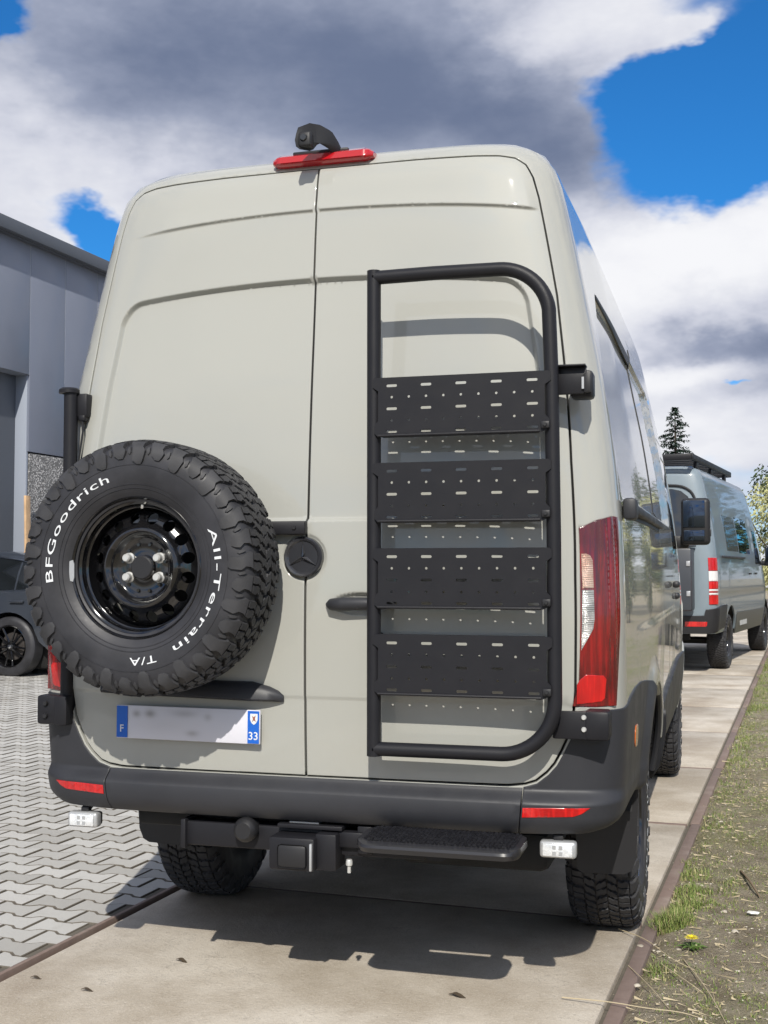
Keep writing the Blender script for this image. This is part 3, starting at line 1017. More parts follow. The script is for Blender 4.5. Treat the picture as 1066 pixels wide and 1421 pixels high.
def side_disp(u, v):
    u = np.asarray(u, float); v = np.asarray(v, float); a = np.abs(u)
    y = a - B1.U1 + B1.y0
    # pressed panel on the side, its rear upper corner cut off slantwise
    sd = rbox_sdf(y, v, .20, 3.15, 1.645, 2.405, .07)
    cut = ((v - 2.06) - (y - .20) * 1.05) * .69
    sd = np.maximum(sd, cut)
    d = -.020 * sstep(-sd, 0, .020)
    # waist crease low on the side and a bulge over the wheels
    w = (1 - sstep(v, 1.18, 1.22)) * sstep(v, .9, 1.18) * sstep(y, .1, 1.5)
    d = d + .008 * w
    for yc in (WHEEL_Y,):
        r = np.hypot(y - yc, v - .42)
        d = d + .022 * (1 - sstep(r, .56, .66)) * sstep(y, .05, .2)
    return d


def bump_disp(extra=0.0):
    def f(u, v):
        u = np.asarray(u, float); v = np.asarray(v, float); a = np.abs(u)
        side = sstep(a, .86, 1.08)
        top = np.where(a < .70, .735, .735)
        bul = .040 * sstep(.735 - v, .0, .042) * (1 - .88 * side)
        low = (.030 + .030 * side) * np.clip((.655 - v) / .06, 0, 1) ** 2
        y = a - B1.U1 + B1.y0
        arc = .022 * (1 - sstep(np.hypot(y - WHEEL_Y, v - .42), .56, .66)) * sstep(y, .05, .2) + .010 * (1 - sstep(v, 1.18, 1.22)) * sstep(v, .9, 1.18) * sstep(y, .1, 1.5)
        return .006 + bul - low + arc + extra
    return f


def build_van():
    B = B1
    van = empty('camper_van', (0, 0, 0), 0, 'tall beige camper van seen from behind, ladder and spare wheel on its rear doors', 'van')
    # ---- shell
    U = B.UM
    seamfull = inset_seam(-.0035, 0.0)[1:-1]
    seam = seamfull + [(-a, b) for a, b in seamfull][::-1]
    tail = TAIL
    a_r = arch(B, WHEEL_Y, .41, .55); a_f = arch(B, WHEEL_YF, .41, .50)
    holes = [seam] + both(tail) + both(a_r) + both(a_f)
    slide = [(float(B.uy(2.03, z)), z) for z in (.62, 1.2, 1.7, 2.1, 2.45)] + [(float(B.uy(2.09, 2.5)), 2.50), (float(B.uy(3.1, 2.5)), 2.50)] + [(float(B.uy(3.18, z)), z) for z in (2.45, 1.7, 1.2, .62)]
    slide = slide[::-1] if np.cross(np.subtract(slide[1], slide[0]), np.subtract(slide[6], slide[1])) < 0 else slide
    def grow(poly, d):
        P = np.array(poly); c = P.mean(0); return [tuple(c + (q - c) * (1 + d)) for q in P]
    holes.append(slide)
    fd = lambda sgn=1: [(float(B.uy(y, z)), z) for y, z in ((3.24, .62), (4.28, .62), (4.34, .80), (4.44, 1.0), (4.46, 1.45), (4.40, 1.62), (4.12, 2.05), (4.0, 2.16), (3.24, 2.16))]
    fdoor = fd()
    holes += both(fdoor)
    ex = []
    yr = np.arange(.2, 3.2, .03)
    for k in (-.004, .004, .010, .016, .022):
        for z in np.arange(1.66, 2.06, .03): ex += [(B.U1 - B.y0 + .20 + k, z)]
        for t in np.linspace(0, 1, 16): ex += [(B.U1 - B.y0 + .20 + .33 * t + k, 2.06 + .345 * t - k)]
        ex += [(B.U1 - B.y0 + y, 2.405 - k) for y in yr if y > .5]
        ex += [(B.U1 - B.y0 + y, 1.645 + k) for y in yr]
    for k in (1.16, 1.18, 1.19, 1.20, 1.21, 1.22, 1.235): ex += [(B.U1 - B.y0 + y, k) for y in np.arange(.1, 3.2, .04)]
    for k in (.56, .585, .61, .635, .66):
        ex += [(B.U1 - B.y0 + WHEEL_Y + k * math.cos(a), .42 + k * math.sin(a)) for a in np.linspace(.2, 2.9, 50)]
    ex = np.array(ex); ex = np.concatenate([ex, ex * [-1, 1]])
    outline = [(-U, .675), (U, .675), (U, B.vmax - .004), (-U, B.vmax - .004)]
    # the outline would be huge in u near the top; the sheet folds to a line there
    patch_obj(B, 'body', outline, 'paint', van, holes, grid=.06, step=.03, disp=side_disp, rim=.02, bev=.003, extra=ex)
    sd = patch_obj(B, 'sliding_door', grow(slide, -.006), 'paint', van, (), grid=.05, step=.025, disp=side_disp, rim=.02, bev=.003, extra=ex[:len(ex) // 2])
    MB().box((1.050, 3.02, 1.33), (.035, .16, .035), bev=.012).build('handle', 'plastic_black', sd)
    patch_obj(B, 'door_gap', [(float(B.uy(1.95, z)), z) for z in (.60, 2.55)] + [(float(B.uy(3.25, z)), z) for z in (2.55, .60)][:], 'gap', van, (), grid=.12, step=.1, disp=lambda u, v: -.022 + 0 * u + side_disp(u, v), rim=0, bev=0)
    for m in (False, True):
        sh = [(float(B.uy(y, z)), z) for y, z in ((3.34, 1.50), (4.28, 1.50), (4.26, 1.62), (4.04, 1.98), (3.94, 2.06), (3.34, 2.06))]
        d_ = patch_obj(B, 'front_door', grow(fdoor, -.008), 'paint', van, [sh], mirror=m, grid=.06, step=.03, rim=.02, bev=.003)
        g_ = patch_obj(B, 'window', sh, 'glass_dark', d_, (), mirror=m, grid=.08, step=.04, disp=lambda u, v: -.004 + 0 * u, rim=.006, bev=0)
        patch_obj(B, 'door_gap', grow(fdoor, .02), 'gap', van, (), mirror=m, grid=.15, step=.1, disp=lambda u, v: -.024 + 0 * u, rim=0, bev=0)
        sx = -1 if m else 1
        MB().box((sx * 1.035, 3.42, 1.26), (.03, .17, .035), bev=.012).build('handle', 'plastic_black', d_)
    # windscreen, both halves in one mesh
    wm = MB()
    for m in (1, -1):
        ol = [(U - .02 - 1.05, 1.50), (U, 1.50), (U, 2.14), (U - 1.0, 2.14)]
        v, f, n = patch(B, np.array(ol), (), grid=.08, step=.05, disp=lambda u, v: .004 + 0 * u, rim=0, bev=0)
        v = np.array(v) * [m, 1, 1]
        wm.add(v, [q[::m] for q in f])
    wm.build('windscreen', 'glass_dark', van)
    # ---- rear doors
    ex = contour_extra(B)
    L = inset_seam(.0042, .0040)
    dr = patch_obj(B, 'rear_door', L, 'paint', van, (), grid=.03, step=.012, disp=door_disp, rim=.02, bev=.0035, extra=ex)
    # second door: mirrored outline, same pressed shapes
    Lm = [(-a, b) for a, b in L][::-1]
    dl = patch_obj(B, 'rear_door', Lm, 'paint', van, (), grid=.03, step=.012, disp=door_disp, rim=.02, bev=.0035, extra=ex)
    patch_obj(B, 'door_seal', [(-.925, .74), (.925, .74), (.935, 2.79), (-.935, 2.79)], 'gap', van, (), grid=.1, step=.05, disp=lambda u, v: -.026 + 0 * u, rim=0, bev=0)
    # ---- tail lights
    def tl_disp(u, v):
        a = np.abs(u)
        return .004 + .010 * np.exp(-((a - .958) / .014) ** 2) * sstep(v, 1.0, 1.12) + .006 * np.exp(-((a - .985) / .010) ** 2)
    for m in (False, True):
        t = patch_obj(B, 'tail_light', tail, 'red_lens', van, (), mirror=m, grid=.010, step=.006, disp=tl_disp, rim=.02, bev=.002)
        if not m: t['label'] = 'red tail light with clear indicator and bright red reflector at its foot'
        off = lambda k: (lambda u, v: tl_disp(u, v) + k)
        patch_obj(B, 'indicator_lens', [(.886, 1.352), (.921, 1.352), (.921, 1.437), (.914, 1.452), (.902, 1.458), (.886, 1.458)][::1], 'lens_amber', t, (), mirror=m, grid=.012, step=.01, disp=off(.003), rim=.006, bev=.002)
        patch_obj(B, 'reversing_lens', [(.879, 1.160), (.905, 1.205), (.916, 1.226), (.921, 1.255), (.921, 1.346), (.885, 1.346)], 'lens_clear', t, (), mirror=m, grid=.012, step=.01, disp=off(.003), rim=.006, bev=.002)
        patch_obj(B, 'reflector', [(.864, .996), (.940, 1.004), (.950, 1.014), (.953, 1.072), (.945, 1.084), (.893, 1.086), (.874, 1.07), (.866, 1.055)], 'red_bright', t, (), mirror=m, grid=.015, step=.01, disp=off(.003), rim=.005, bev=.002)
    # ---- bumper in three pieces with reflectors
    us = .706
    cen = [(-us + .0015, .735), (-us + .0015, .598), (us - .0015, .598), (us - .0015, .735)]
    bz = lambda: np.array([(u, z) for u in np.arange(-1.02, 1.02, .02) for z in (.60, .606, .615, .63, .645, .66, .695, .70, .705, .71, .716, .722, .729)])
    bump = patch_obj(B, 'bumper', cen, 'plastic', van, (), grid=.04, step=.012, disp=bump_disp(), rim=.09, bev=.004, extra=bz())
    arc_e = [(float(B.uy(WHEEL_Y + .553 * math.cos(a), .8)), .41 + .553 * math.sin(a)) for a in np.radians(np.linspace(104, 158, 12))]
    cor = [(us + .0015, .598), (.80, .600), (.92, .603), (1.02, .612)] + [(float(B.uy(y, .63)), z) for y, z in ((.25, .618), (.45, .622), (.70, .627))] + arc_e[::-1]
    cor += [(float(B.uy(y, 1.0)), z) for y, z in ((1.0, .985), (.86, .998), (.66, 1.010), (.48, 1.008), (.30, .996), (.16, .984))] + [(1.03, .978), (.96, .978), (.90, .978), (.866, .974), (.853, .903), (.829, .850), (.806, .806), (.782, .778), (.748, .750), (us + .0015, .738)]
    # keep the edge clear of doubling back where it meets the arch
    exb = np.array([(u, z) for u in np.arange(.70, 1.15, .008) for z in (.606, .615, .63, .645, .66, .685, .692, .697, .702, .707, .712, .717, .722, .727, .732, .737, .743, .75)] + [(u, z) for u in np.arange(1.15, 2.2, .02) for z in (.61, .63, .645, .69, .70, .71, .72, .73, .74)])
    for m in (False, True):
        c = patch_obj(B, 'bumper_corner', cor, 'plastic', van, (), mirror=m, grid=.014, step=.012, disp=bump_disp(), rim=.07, bev=.004, extra=exb)
        patch_obj(B, 'reflector', [(.712, .657), (.86, .664), (.885, .674), (.905, .690), (.80, .689), (.712, .686)], 'red_bright', c, (), mirror=m, grid=.02, step=.015, disp=bump_disp(.0035), rim=.01, bev=.002)
        patch_obj(B, 'side_marker', rrect(float(B.uy(.40, .8)), float(B.uy(.49, .8)), .81, .885, .03), 'amber', c, (), mirror=m, grid=.03, step=.015, disp=bump_disp(.004), rim=.01, bev=.002)
    # ---- side cladding, rail, arch lips
    clad = [(float(B.uy(1.80, .6)), .48), (float(B.uy(4.30, .6)), .48), (float(B.uy(4.36, .7)), .62), (float(B.uy(4.42, .9)), .88), (float(B.uy(3.3, .9)), .90), (float(B.uy(1.66, .9)), .80), (float(B.uy(1.745, .6)), .60)]
    for m in (False, True):
        patch_obj(B, 'side_cladding', clad, 'plastic', van, (), mirror=m, grid=.08, step=.04, disp=lambda u, v: .014 + side_disp(u, v) - .02 * sstep(.56 - np.asarray(v), 0, .08), rim=.03, bev=.004)
        sx = -1 if m else 1
        for y0, rr in ((WHEEL_Y, .552), (WHEEL_YF, .502)):
            pts = [(sx * (float(B.P(float(B.uy(y0 + rr * math.cos(a), max(.46, .41 + rr * math.sin(a)))), max(.46, .41 + rr * math.sin(a)))[0]) + .002), y0 + rr * math.cos(a), .41 + rr * math.sin(a)) for a in np.radians(np.linspace(12, 100 if y0 < 2 else 168, 30))]
            kk = 16
            MB().tube(pts[kk:], .014, 8).build('arch_lip', 'paint', van)
            MB().tube(pts[:kk + 1], .015, 8).build('arch_lip', 'plastic', van)
            # inner well
            wl = MB(); n = 28; vs = []; fs = []
            for i in range(n + 1):
                a = R_(14 + 152 * i / n)
                for x in (.985, .60): vs.append((sx * x, y0 + (rr + .004) * math.cos(a), .41 + (rr + .004) * math.sin(a)))
            fs = [(2 * i, 2 * i + 2, 2 * i + 3, 2 * i + 1) for i in range(n)]
            fs.append(tuple(2 * i + 1 for i in range(n + 1)))
            wl.add(vs, fs).build('wheel_well', 'undercoat', van)
    rail = MB().box((1.020, 1.12, 1.615), (.030, 1.82, .030), bev=.006)
    ro = rail.build('door_rail', 'plastic', van)
    MB().box((1.024, .245, 1.606), (.044, .10, .070), bev=.012).build('end_cap', 'plastic', ro)
    patch_obj(B, 'rail_shadow_strip', [(float(B.uy(.22, 1.6)), 1.585), (float(B.uy(2.0, 1.6)), 1.585), (float(B.uy(2.0, 1.6)), 1.60), (float(B.uy(.22, 1.6)), 1.60)], 'plastic_black', ro, (), grid=.1, step=.05, disp=lambda u, v: .003 + side_disp(u, v), rim=.006, bev=0)
    # recess shade added as black wedge along panel top; rubber down sliding door edge
    yy = np.linspace(.56, 2.02, 14)
    top = [(float(B.U1 - B.y0 + y), 2.407) for y in yy]; bot = [(float(B.U1 - B.y0 + y), 2.407 - .010 - .016 * (y - .56) / 1.46) for y in yy]
    patch_obj(B, 'shade_seal_strip', bot + top[::-1], 'plastic_black', van, (), grid=.1, step=.05, disp=lambda u, v: .0015 + side_disp(u, v) * .55, rim=.004, bev=0)
    us2 = float(B.uy(2.03, 2.0))
    patch_obj(B, 'shade_seal_strip', [(us2 - .016, 1.64), (us2 + .012, 1.64), (us2 + .012, 2.46), (us2 - .016, 2.44)], 'plastic_black', van, (), grid=.1, step=.04, disp=lambda u, v: .003 + side_disp(u, v), rim=.004, bev=0)
    for m in (False, True):
        patch_obj(B, 'front_bumper', [(float(B.uy(5.36, .6)), .46), (U, .46), (U, .78), (float(B.uy(5.40, .78)), .78)], 'plastic', van, (), mirror=m, grid=.12, step=.08, disp=lambda u, v: .02 + 0 * u, rim=.05, bev=.005)
    # ---- door furniture
    eb = MB()
    ey = float(B.P(-.004, 1.45)[1]) - .006
    eb.lathe([(.0, ey - .004), (.050, ey - .005), (.055, ey - .010), (.0615, ey - .012), (.066, ey - .007), (.067, ey + .012)], n=56, c=(-.004, 0, 1.45))
    em = eb.build('badge', 'gloss_badge', dl, angle=25)
    sb = MB()
    for a in (90, 210, 330):
        ca, sa = math.cos(R_(a)), math.sin(R_(a))
        tip = (-.004 + .056 * ca, ey - .009, 1.45 + .056 * sa)
        q = lambda r, t, dy_: (-.004 + r * ca - t * sa, ey - .005 - dy_, 1.45 + r * sa + t * ca)
        sb.add([q(.0, 0, .013), q(.012, .0075, 0), tip, q(.012, -.0075, 0)], [(0, 1, 2), (0, 2, 3), (1, 0, 3), (1, 3, 2)])
    sb.build('star', 'badge_star', em, smooth=False)
    hb = MB(); hy = float(B.P(.16, 1.30)[1])
    hp = [(.083, hy - .006, 1.296), (.098, hy - .022, 1.297), (.14, hy - .030, 1.299), (.22, hy - .030, 1.301), (.28, hy - .022, 1.302), (.30, hy - .002, 1.302)]
    hb.tube(hp, [.010, .019, .022, .020, .018, .012], 12)
    hb.build('handle', 'plastic', dr, angle=60)
    # number plate light strip / grab moulding over the plate
    gb = MB(); vs = []; fs = []
    xs = [-.74, -.66, -.45, -.30, -.18, -.12, -.09, -.072]
    for x in xs:
        k = np.interp(x, [-.76, -.66, -.18, -.10, -.07], [.15, .85, 1.0, .62, .10])
        yb = float(B.Q(np.array(float(B.ux(x, 1.01))), np.array(1.01), door_disp)[1])
        dz = np.interp(x, [-.7, -.07], [0, -.012])
        for (py, pz) in ((.004, 1.052), (-.022 * k, 1.050), (-.040 * k, 1.030), (-.044 * k, .998), (-.026 * k, .990), (.004, .990)):
            vs.append((x, yb + py, 1.004 + (pz - 1.004) * (k if pz > 1.004 else 1) + dz))
    n = 6
    for i in range(len(xs) - 1):
        for j in range(n - 1): fs.append((i * n + j, i * n + j + 1, (i + 1) * n + j + 1, (i + 1) * n + j))
    fs += [tuple(range(n)), tuple((len(xs) - 1) * n + j for j in range(n))]
    gb.add(vs, fs).build('grab_moulding', 'plastic', dl, angle=50)
    # ---- licence plate
    px0, px1, pz0, pz1 = -.664, -.148, .841, .952
    py = float(B.P(-.4, .9)[1]) - .020
    rotp = Matrix.Rotation(R_(-.9), 3, 'Y')
    pc = Vector(((px0 + px1) / 2, py, (pz0 + pz1) / 2))
    pl = MB().box((0, 0, 0), (.52, .010, .111), bev=.003).build('licence_plate', 'plate_white', van, loc=pc, rot=(0, R_(.35), 0))
    pl['label'] = 'white licence plate with blue ends, its characters blurred out'
    MB().box((-.2375, -.0062, 0), (.040, .002, .105)).build('country_band', 'plate_blue', pl)
    MB().box((.2375, -.0062, 0), (.040, .002, .105)).build('region_band', 'plate_blue', pl)
    def flat_text(txt, size, c, par, name, matn, bold=.01):
        v, f = text_mesh(txt, 1.0, bold=bold); v = v * size
        v = v - [(v[:, 0].min() + v[:, 0].max()) / 2, (v[:, 1].min() + v[:, 1].max()) / 2, 0]
        MB().add([(c[0] + q[0], c[1], c[2] + q[1]) for q in v], f).build(name, matn, par, smooth=False)
    flat_text('F', .034, (-.2375, -.0078, -.022), pl, 'country_letter', 'letter_white')
    flat_text('33', .036, (.2375, -.0078, -.028), pl, 'region_number', 'letter_white')
    sh = [(-.013, .018), (.013, .018), (.013, -.002), (.008, -.012), (0, -.018), (-.008, -.012), (-.013, -.002)]
    MB().prism(sh, -.0064, -.0080, lambda a, b, h: (.2395 + a, h, .026 + b)).build('crest', 'letter_white', pl, smooth=False)
    MB().prism([(-.006, .010), (.0, .006), (.006, .012), (.004, .0), (.007, -.009), (0, -.004), (-.006, -.010), (-.003, .0)], -.0080, -.0086, lambda a, b, h: (.2395 + a, h, .027 + b)).build('crest_figure', 'brick_red', pl, smooth=False)
    # ---- high brake light and reversing camera on the roof edge
    vs = []; fs = []; xs = np.linspace(-.165, .195, 25)
    for x in xs:
        e = min(1.0, (x + .172) / .03, (.200 - x) / .03); e = math.sqrt(max(e, .05))
        u = float(B.ux(x, 2.79)); b0 = B.P(u, 2.80)
        zc = 2.812
        for (py, pz) in ((.02, -.020), (-.026, -.018), (-.034, -.010), (-.030, .012), (-.010, .024), (.03, .028)):
            vs.append((x, float(b0[1]) + py * (e if py < 0 else 1), zc + pz * e))
    n = 6
    for i in range(len(xs) - 1):
        for j in range(n - 1): fs.append((i * n + j, i * n + j + 1, (i + 1) * n + j + 1, (i + 1) * n + j))
    fs += [tuple(range(n)), tuple((len(xs) - 1) * n + j for j in range(n))]
    bl = MB().add(vs, fs).build('brake_light', 'red_lens2', van, angle=45)
    cb = MB(); yb = float(B.P(.0, 2.80)[1])
    cb.box((.005, yb + .012, 2.838), (.20, .05, .014), bev=.005)
    cb.build('camera_bracket', 'plastic_black', bl)
    ca = MB(); vs = []; fs = []
    # arched housing leaning out over the doors
    arcp = [(.082, .050, 2.826, .020), (.070, .020, 2.846, .030), (.050, -.010, 2.866, .044), (.024, -.036, 2.872, .052), (.004, -.052, 2.858, .053), (-.004, -.058, 2.838, .048)]
    m_ = 10
    for (x, y, z, w) in arcp:
        for j in range(m_):
            a = 2 * math.pi * j / m_
            cx, cz = math.copysign(abs(math.cos(a)) ** .6, math.cos(a)), math.copysign(abs(math.sin(a)) ** .6, math.sin(a))
            vs.append((x + cx * w * .55 - .01, y + yb * .4 + cx * w * .5, z + cz * w * .62))
    for i in range(len(arcp) - 1):
        for j in range(m_): fs.append((i * m_ + j, i * m_ + (j + 1) % m_, (i + 1) * m_ + (j + 1) % m_, (i + 1) * m_ + j))
    fs += [tuple(range(m_)), tuple((len(arcp) - 1) * m_ + j for j in range(m_))]
    ca.add(vs, fs)
    ca.box((-.010, yb * .4 - .058, 2.842), (.046, .036, .052), bev=.008)
    co = ca.build('reversing_camera', 'plastic_black', bl, angle=50)
    MB().lathe([(0, -.094), (.010, -.094), (.013, -.088), (.013, -.06)], n=16, c=(-.012, yb * .4 + .012, 2.846)).build('camera_lens', 'glass_dark', co)
    # ---- under the bumper: hitch beam, plug, receiver, step, work lamps, mud flaps, axle
    hb = MB(); hb.box((-.02, .02, .530), (.83, .075, .080), bev=.008)
    hb.box((-.432, .015, .530), (.018, .10, .096), bev=.004); hb.box((.20, .02, .545), (.05, .10, .09), bev=.006)
    beam = hb.build('hitch_beam', 'powder', van)
    MB().lathe([(0, -.075), (.026, -.075), (.036, -.066), (.040, -.056), (.040, -.04), (.034, -.036), (.034, .0)], n=28, c=(-.200, .0, .560)).build('tow_socket', 'plastic_black', beam)
    rb = MB(); rb.box((-.020, -.055, .505), (.155, .11, .105), bev=.010); rb.box((.085, -.03, .510), (.07, .10, .115), bev=.006); rb.box((.02, -.01, .580), (.22, .08, .014), bev=.003); rb.box((.155, -.01, .545), (.085, .06, .05), bev=.006)
    rc = rb.build('hitch_receiver', 'powder', beam)
    cv = MB(); cv.box((-.015, -.116, .500), (.098, .014, .074), bev=.012); cv.build('receiver_cover', 'plastic_black', rc)
    MB().box((.048, -.114, .500), (.008, .012, .085), bev=.002).build('cover_edge', 'lamp_body', rc)
    pb = MB(); pb.lathe([(0, .012), (.009, .012), (.011, .006), (.011, -.006), (.006, -.008), (.006, -.03), (.0, -.032)], n=12, axis='z', c=(.155, -.05, .475))
    pb.build('pin', 'zinc', beam)
    fl = MB(); fl.box((-.005, .02, .590), (.10, .10, .004)); fl.build('hitch_plate', 'lamp_body', beam)
    # grip step
    st = []
    for i in range(13):
        a = math.pi * i / 12
        pass
    ol = rrect(.235, .735, -.265, -.06, .055, 6)
    sv, sf = tri2d(np.array(resample(ol, .02)), [], np.array([(x, y) for x in np.arange(.25, .73, .018) for y in np.arange(-.25, -.07, .018)]))
    stp = MB(); top = [(x, y, .596 + .004 * float(sstep(y, -.2, -.1)) - .010 * float(sstep(-y, .235, .262))) for x, y in sv]
    stp.add(top, [tuple(int(i) for i in q) for q in sf])
    rp = resample(ol, .02); n = len(rp); vs = []
    for x, y in rp:
        cx, cy = .485, -.16; vs += [(x, y, .596 - .010 * float(sstep(-y, .235, .262))), (x + (x - cx) * .008, y + (y - cy) * .03, .578), (cx + (x - cx) * .97, cy + (y - cy) * .93, .562)]
    stp.add(vs, [(3 * i + j, 3 * ((i + 1) % n) + j, 3 * ((i + 1) % n) + j + 1, 3 * i + j + 1) for i in range(n) for j in (0, 1)] + [tuple(3 * i + 2 for i in range(n))])
    step = stp.build('rear_step', 'step_rim', van, angle=50)
    gr = MB(); r3 = random.Random(5)
    for x in np.arange(.262, .715, .0125):
        for y in np.arange(-.240, -.075, .0125):
            if rbox_sdf(x, y, .25, .72, -.25, -.07, .045) > 0: continue
            a = r3.choice((0.6, -0.6)) + r3.uniform(-.2, .2)
            gr.box((x + r3.uniform(-.002, .002), y, .5995 + .004 * float(sstep(y, -.2, -.1))), (.010, .0035, .006), rot=Matrix.Rotation(a, 3, 'Z'))
    g = gr.build('step_grip', 'powder', step, smooth=False); g['kind'] = 'stuff'
    sb = MB()
    for x in (.30, .66): sb.box((x, .0, .560), (.04, .22, .03), bev=.004)
    sb.box((.46, -.10, .545), (.42, .012, .016), bev=.003); sb.add([(.38, -.10, .545), (.52, -.10, .545), (.47, -.10, .512), (.43, -.10, .512), (.38, -.09, .545), (.52, -.09, .545), (.47, -.09, .512), (.43, -.09, .512)], [(0, 1, 2, 3), (7, 6, 5, 4), (0, 4, 5, 1), (1, 5, 6, 2), (2, 6, 7, 3), (3, 7, 4, 0)])
    sb.build('step_bracket', 'powder', step)
    for sx in (1, -1):
        cx = .815 * sx
        wl = MB(); wl.box((cx, -.005, .552), (.112, .040, .052), bev=.010, seg=3)
        w = wl.build('work_lamp', 'lamp_body', van)
        MB().box((cx, -.027, .552), (.092, .008, .040), bev=.004).build('lens', 'lamp_lens', w)
        MB().box((cx, .018, .552), (.100, .03, .046), bev=.008).build('housing', 'plastic_black', w)
        lm = MB()
        for k in (-.010, .010):
            for q in (-.009, .009): lm.box((cx + k, -.0315, .552 + q), (.011, .002, .011))
        lm.build('emitter', 'lamp_body', w, smooth=False)
        bk = MB(); bk.box((cx, .005, .584), (.030, .024, .020), bev=.004); bk.tube([(cx - .012, .01, .58), (cx - .012, .01, .605)], .005, 8); bk.tube([(cx + .014, .01, .585), (cx + .030, .02, .61)], .0035, 8)
        bk.build('bracket', 'plastic_black', w)
        # mud flaps
        vs = []; fs = []
        prof = [(.60, .80), (.61, .60), (.625, .45), (.65, .305)]
        ol = [(.775, .85), (1.010, .87), (1.002, .55), (.992, .36), (.975, .318), (.95, .305), (.80, .300), (.782, .312), (.778, .34)]
        mf = MB(); mf.prism(ol[::-1], 0, .010, lambda a, b, h: (sx * a, .715 + (.85 - b) * .05 + h, b))
        mf.build('mud_flap', 'plastic_black', van, angle=30)
        # wheels
        add_wheel(van, (sx * .852, WHEEL_Y, WHEEL_Z), R_(90) * sx)
        add_wheel(van, (sx * .848, WHEEL_YF, WHEEL_Z), R_(90) * sx)
        # mirror
        mr = MB(); mr.box((sx * 1.115, 4.60, 1.735), (.19, .10, .315), bev=.030, seg=3); mr.box((sx * 1.00, 4.64, 1.60), (.14, .06, .09), bev=.02)
        mo = mr.build('wing_mirror', 'plastic_black', van)
        MB().box((sx * 1.105, 4.548, 1.785), (.140, .008, .180), bev=.003).build('mirror_glass', 'mirror', mo)
        MB().box((sx * 1.105, 4.548, 1.640), (.135, .008, .070), bev=.003).build('wide_angle_glass', 'mirror', mo)
        MB().box((sx * 1.205, 4.60, 1.66), (.02, .06, .05), bev=.006).build('repeater', 'plastic', mo)
    un = MB(); un.box((0, 2.9, .60), (1.5, 5.2, .06), bev=.01)
    for sx in (1, -1):
        un.box((sx * .45, 2.6, .54), (.08, 5.0, .12)); un.box((sx * .60, 1.22, .50), (.07, 1.3, .03)); un.box((sx * .60, 1.22, .44), (.10, .12, .10))
        un.tube([(sx * .45, .30, .50), (sx * .42, .55, .44), (sx * .48, 1.3, .42)], .025, 8)
    un.tube([(-.75, WHEEL_Y, WHEEL_Z), (.75, WHEEL_Y, WHEEL_Z)], .05, 12); un.lathe([(0, -.16), (.08, -.15), (.13, -.08), (.14, 0), (.13, .08), (.08, .15), (0, .16)], n=20, c=(0, WHEEL_Y, WHEEL_Z))
    un.box((.45, .65, .43), (.55, .42, .14), bev=.04); un.box((0, .32, .56), (1.3, .5, .06), bev=.01); un.tube([(-.75, WHEEL_YF, WHEEL_Z), (.75, WHEEL_YF, WHEEL_Z)], .045, 12)
    un.box((.0, 4.9, .50), (.9, .6, .16), bev=.04)
    un.build('chassis', 'undercoat', van)
    return van


TAIL = [(.852, .990), (.92, .988), (.989, .990), (1.000, 1.06), (1.006, 1.119), (1.018, 1.254), (1.020, 1.387), (1.028, 1.50), (1.032, 1.574), (1.0, 1.575), (.942, 1.562), (.884, 1.537), (.882, 1.40), (.876, 1.155), (.872, 1.06)]
mat('gloss_badge', (0.030, 0.031, 0.036), rough=0.22, coat=0.6)
mat('badge_star', (0.16, 0.16, 0.17), rough=0.2, metal=0.8)
mat('step_rim', (0.022, 0.022, 0.026), rough=0.3)
mat('red_lens2', (0.42, 0.006, 0.010), rough=0.18, coat=1.0)
VAN = build_van()
VAN_B = B1


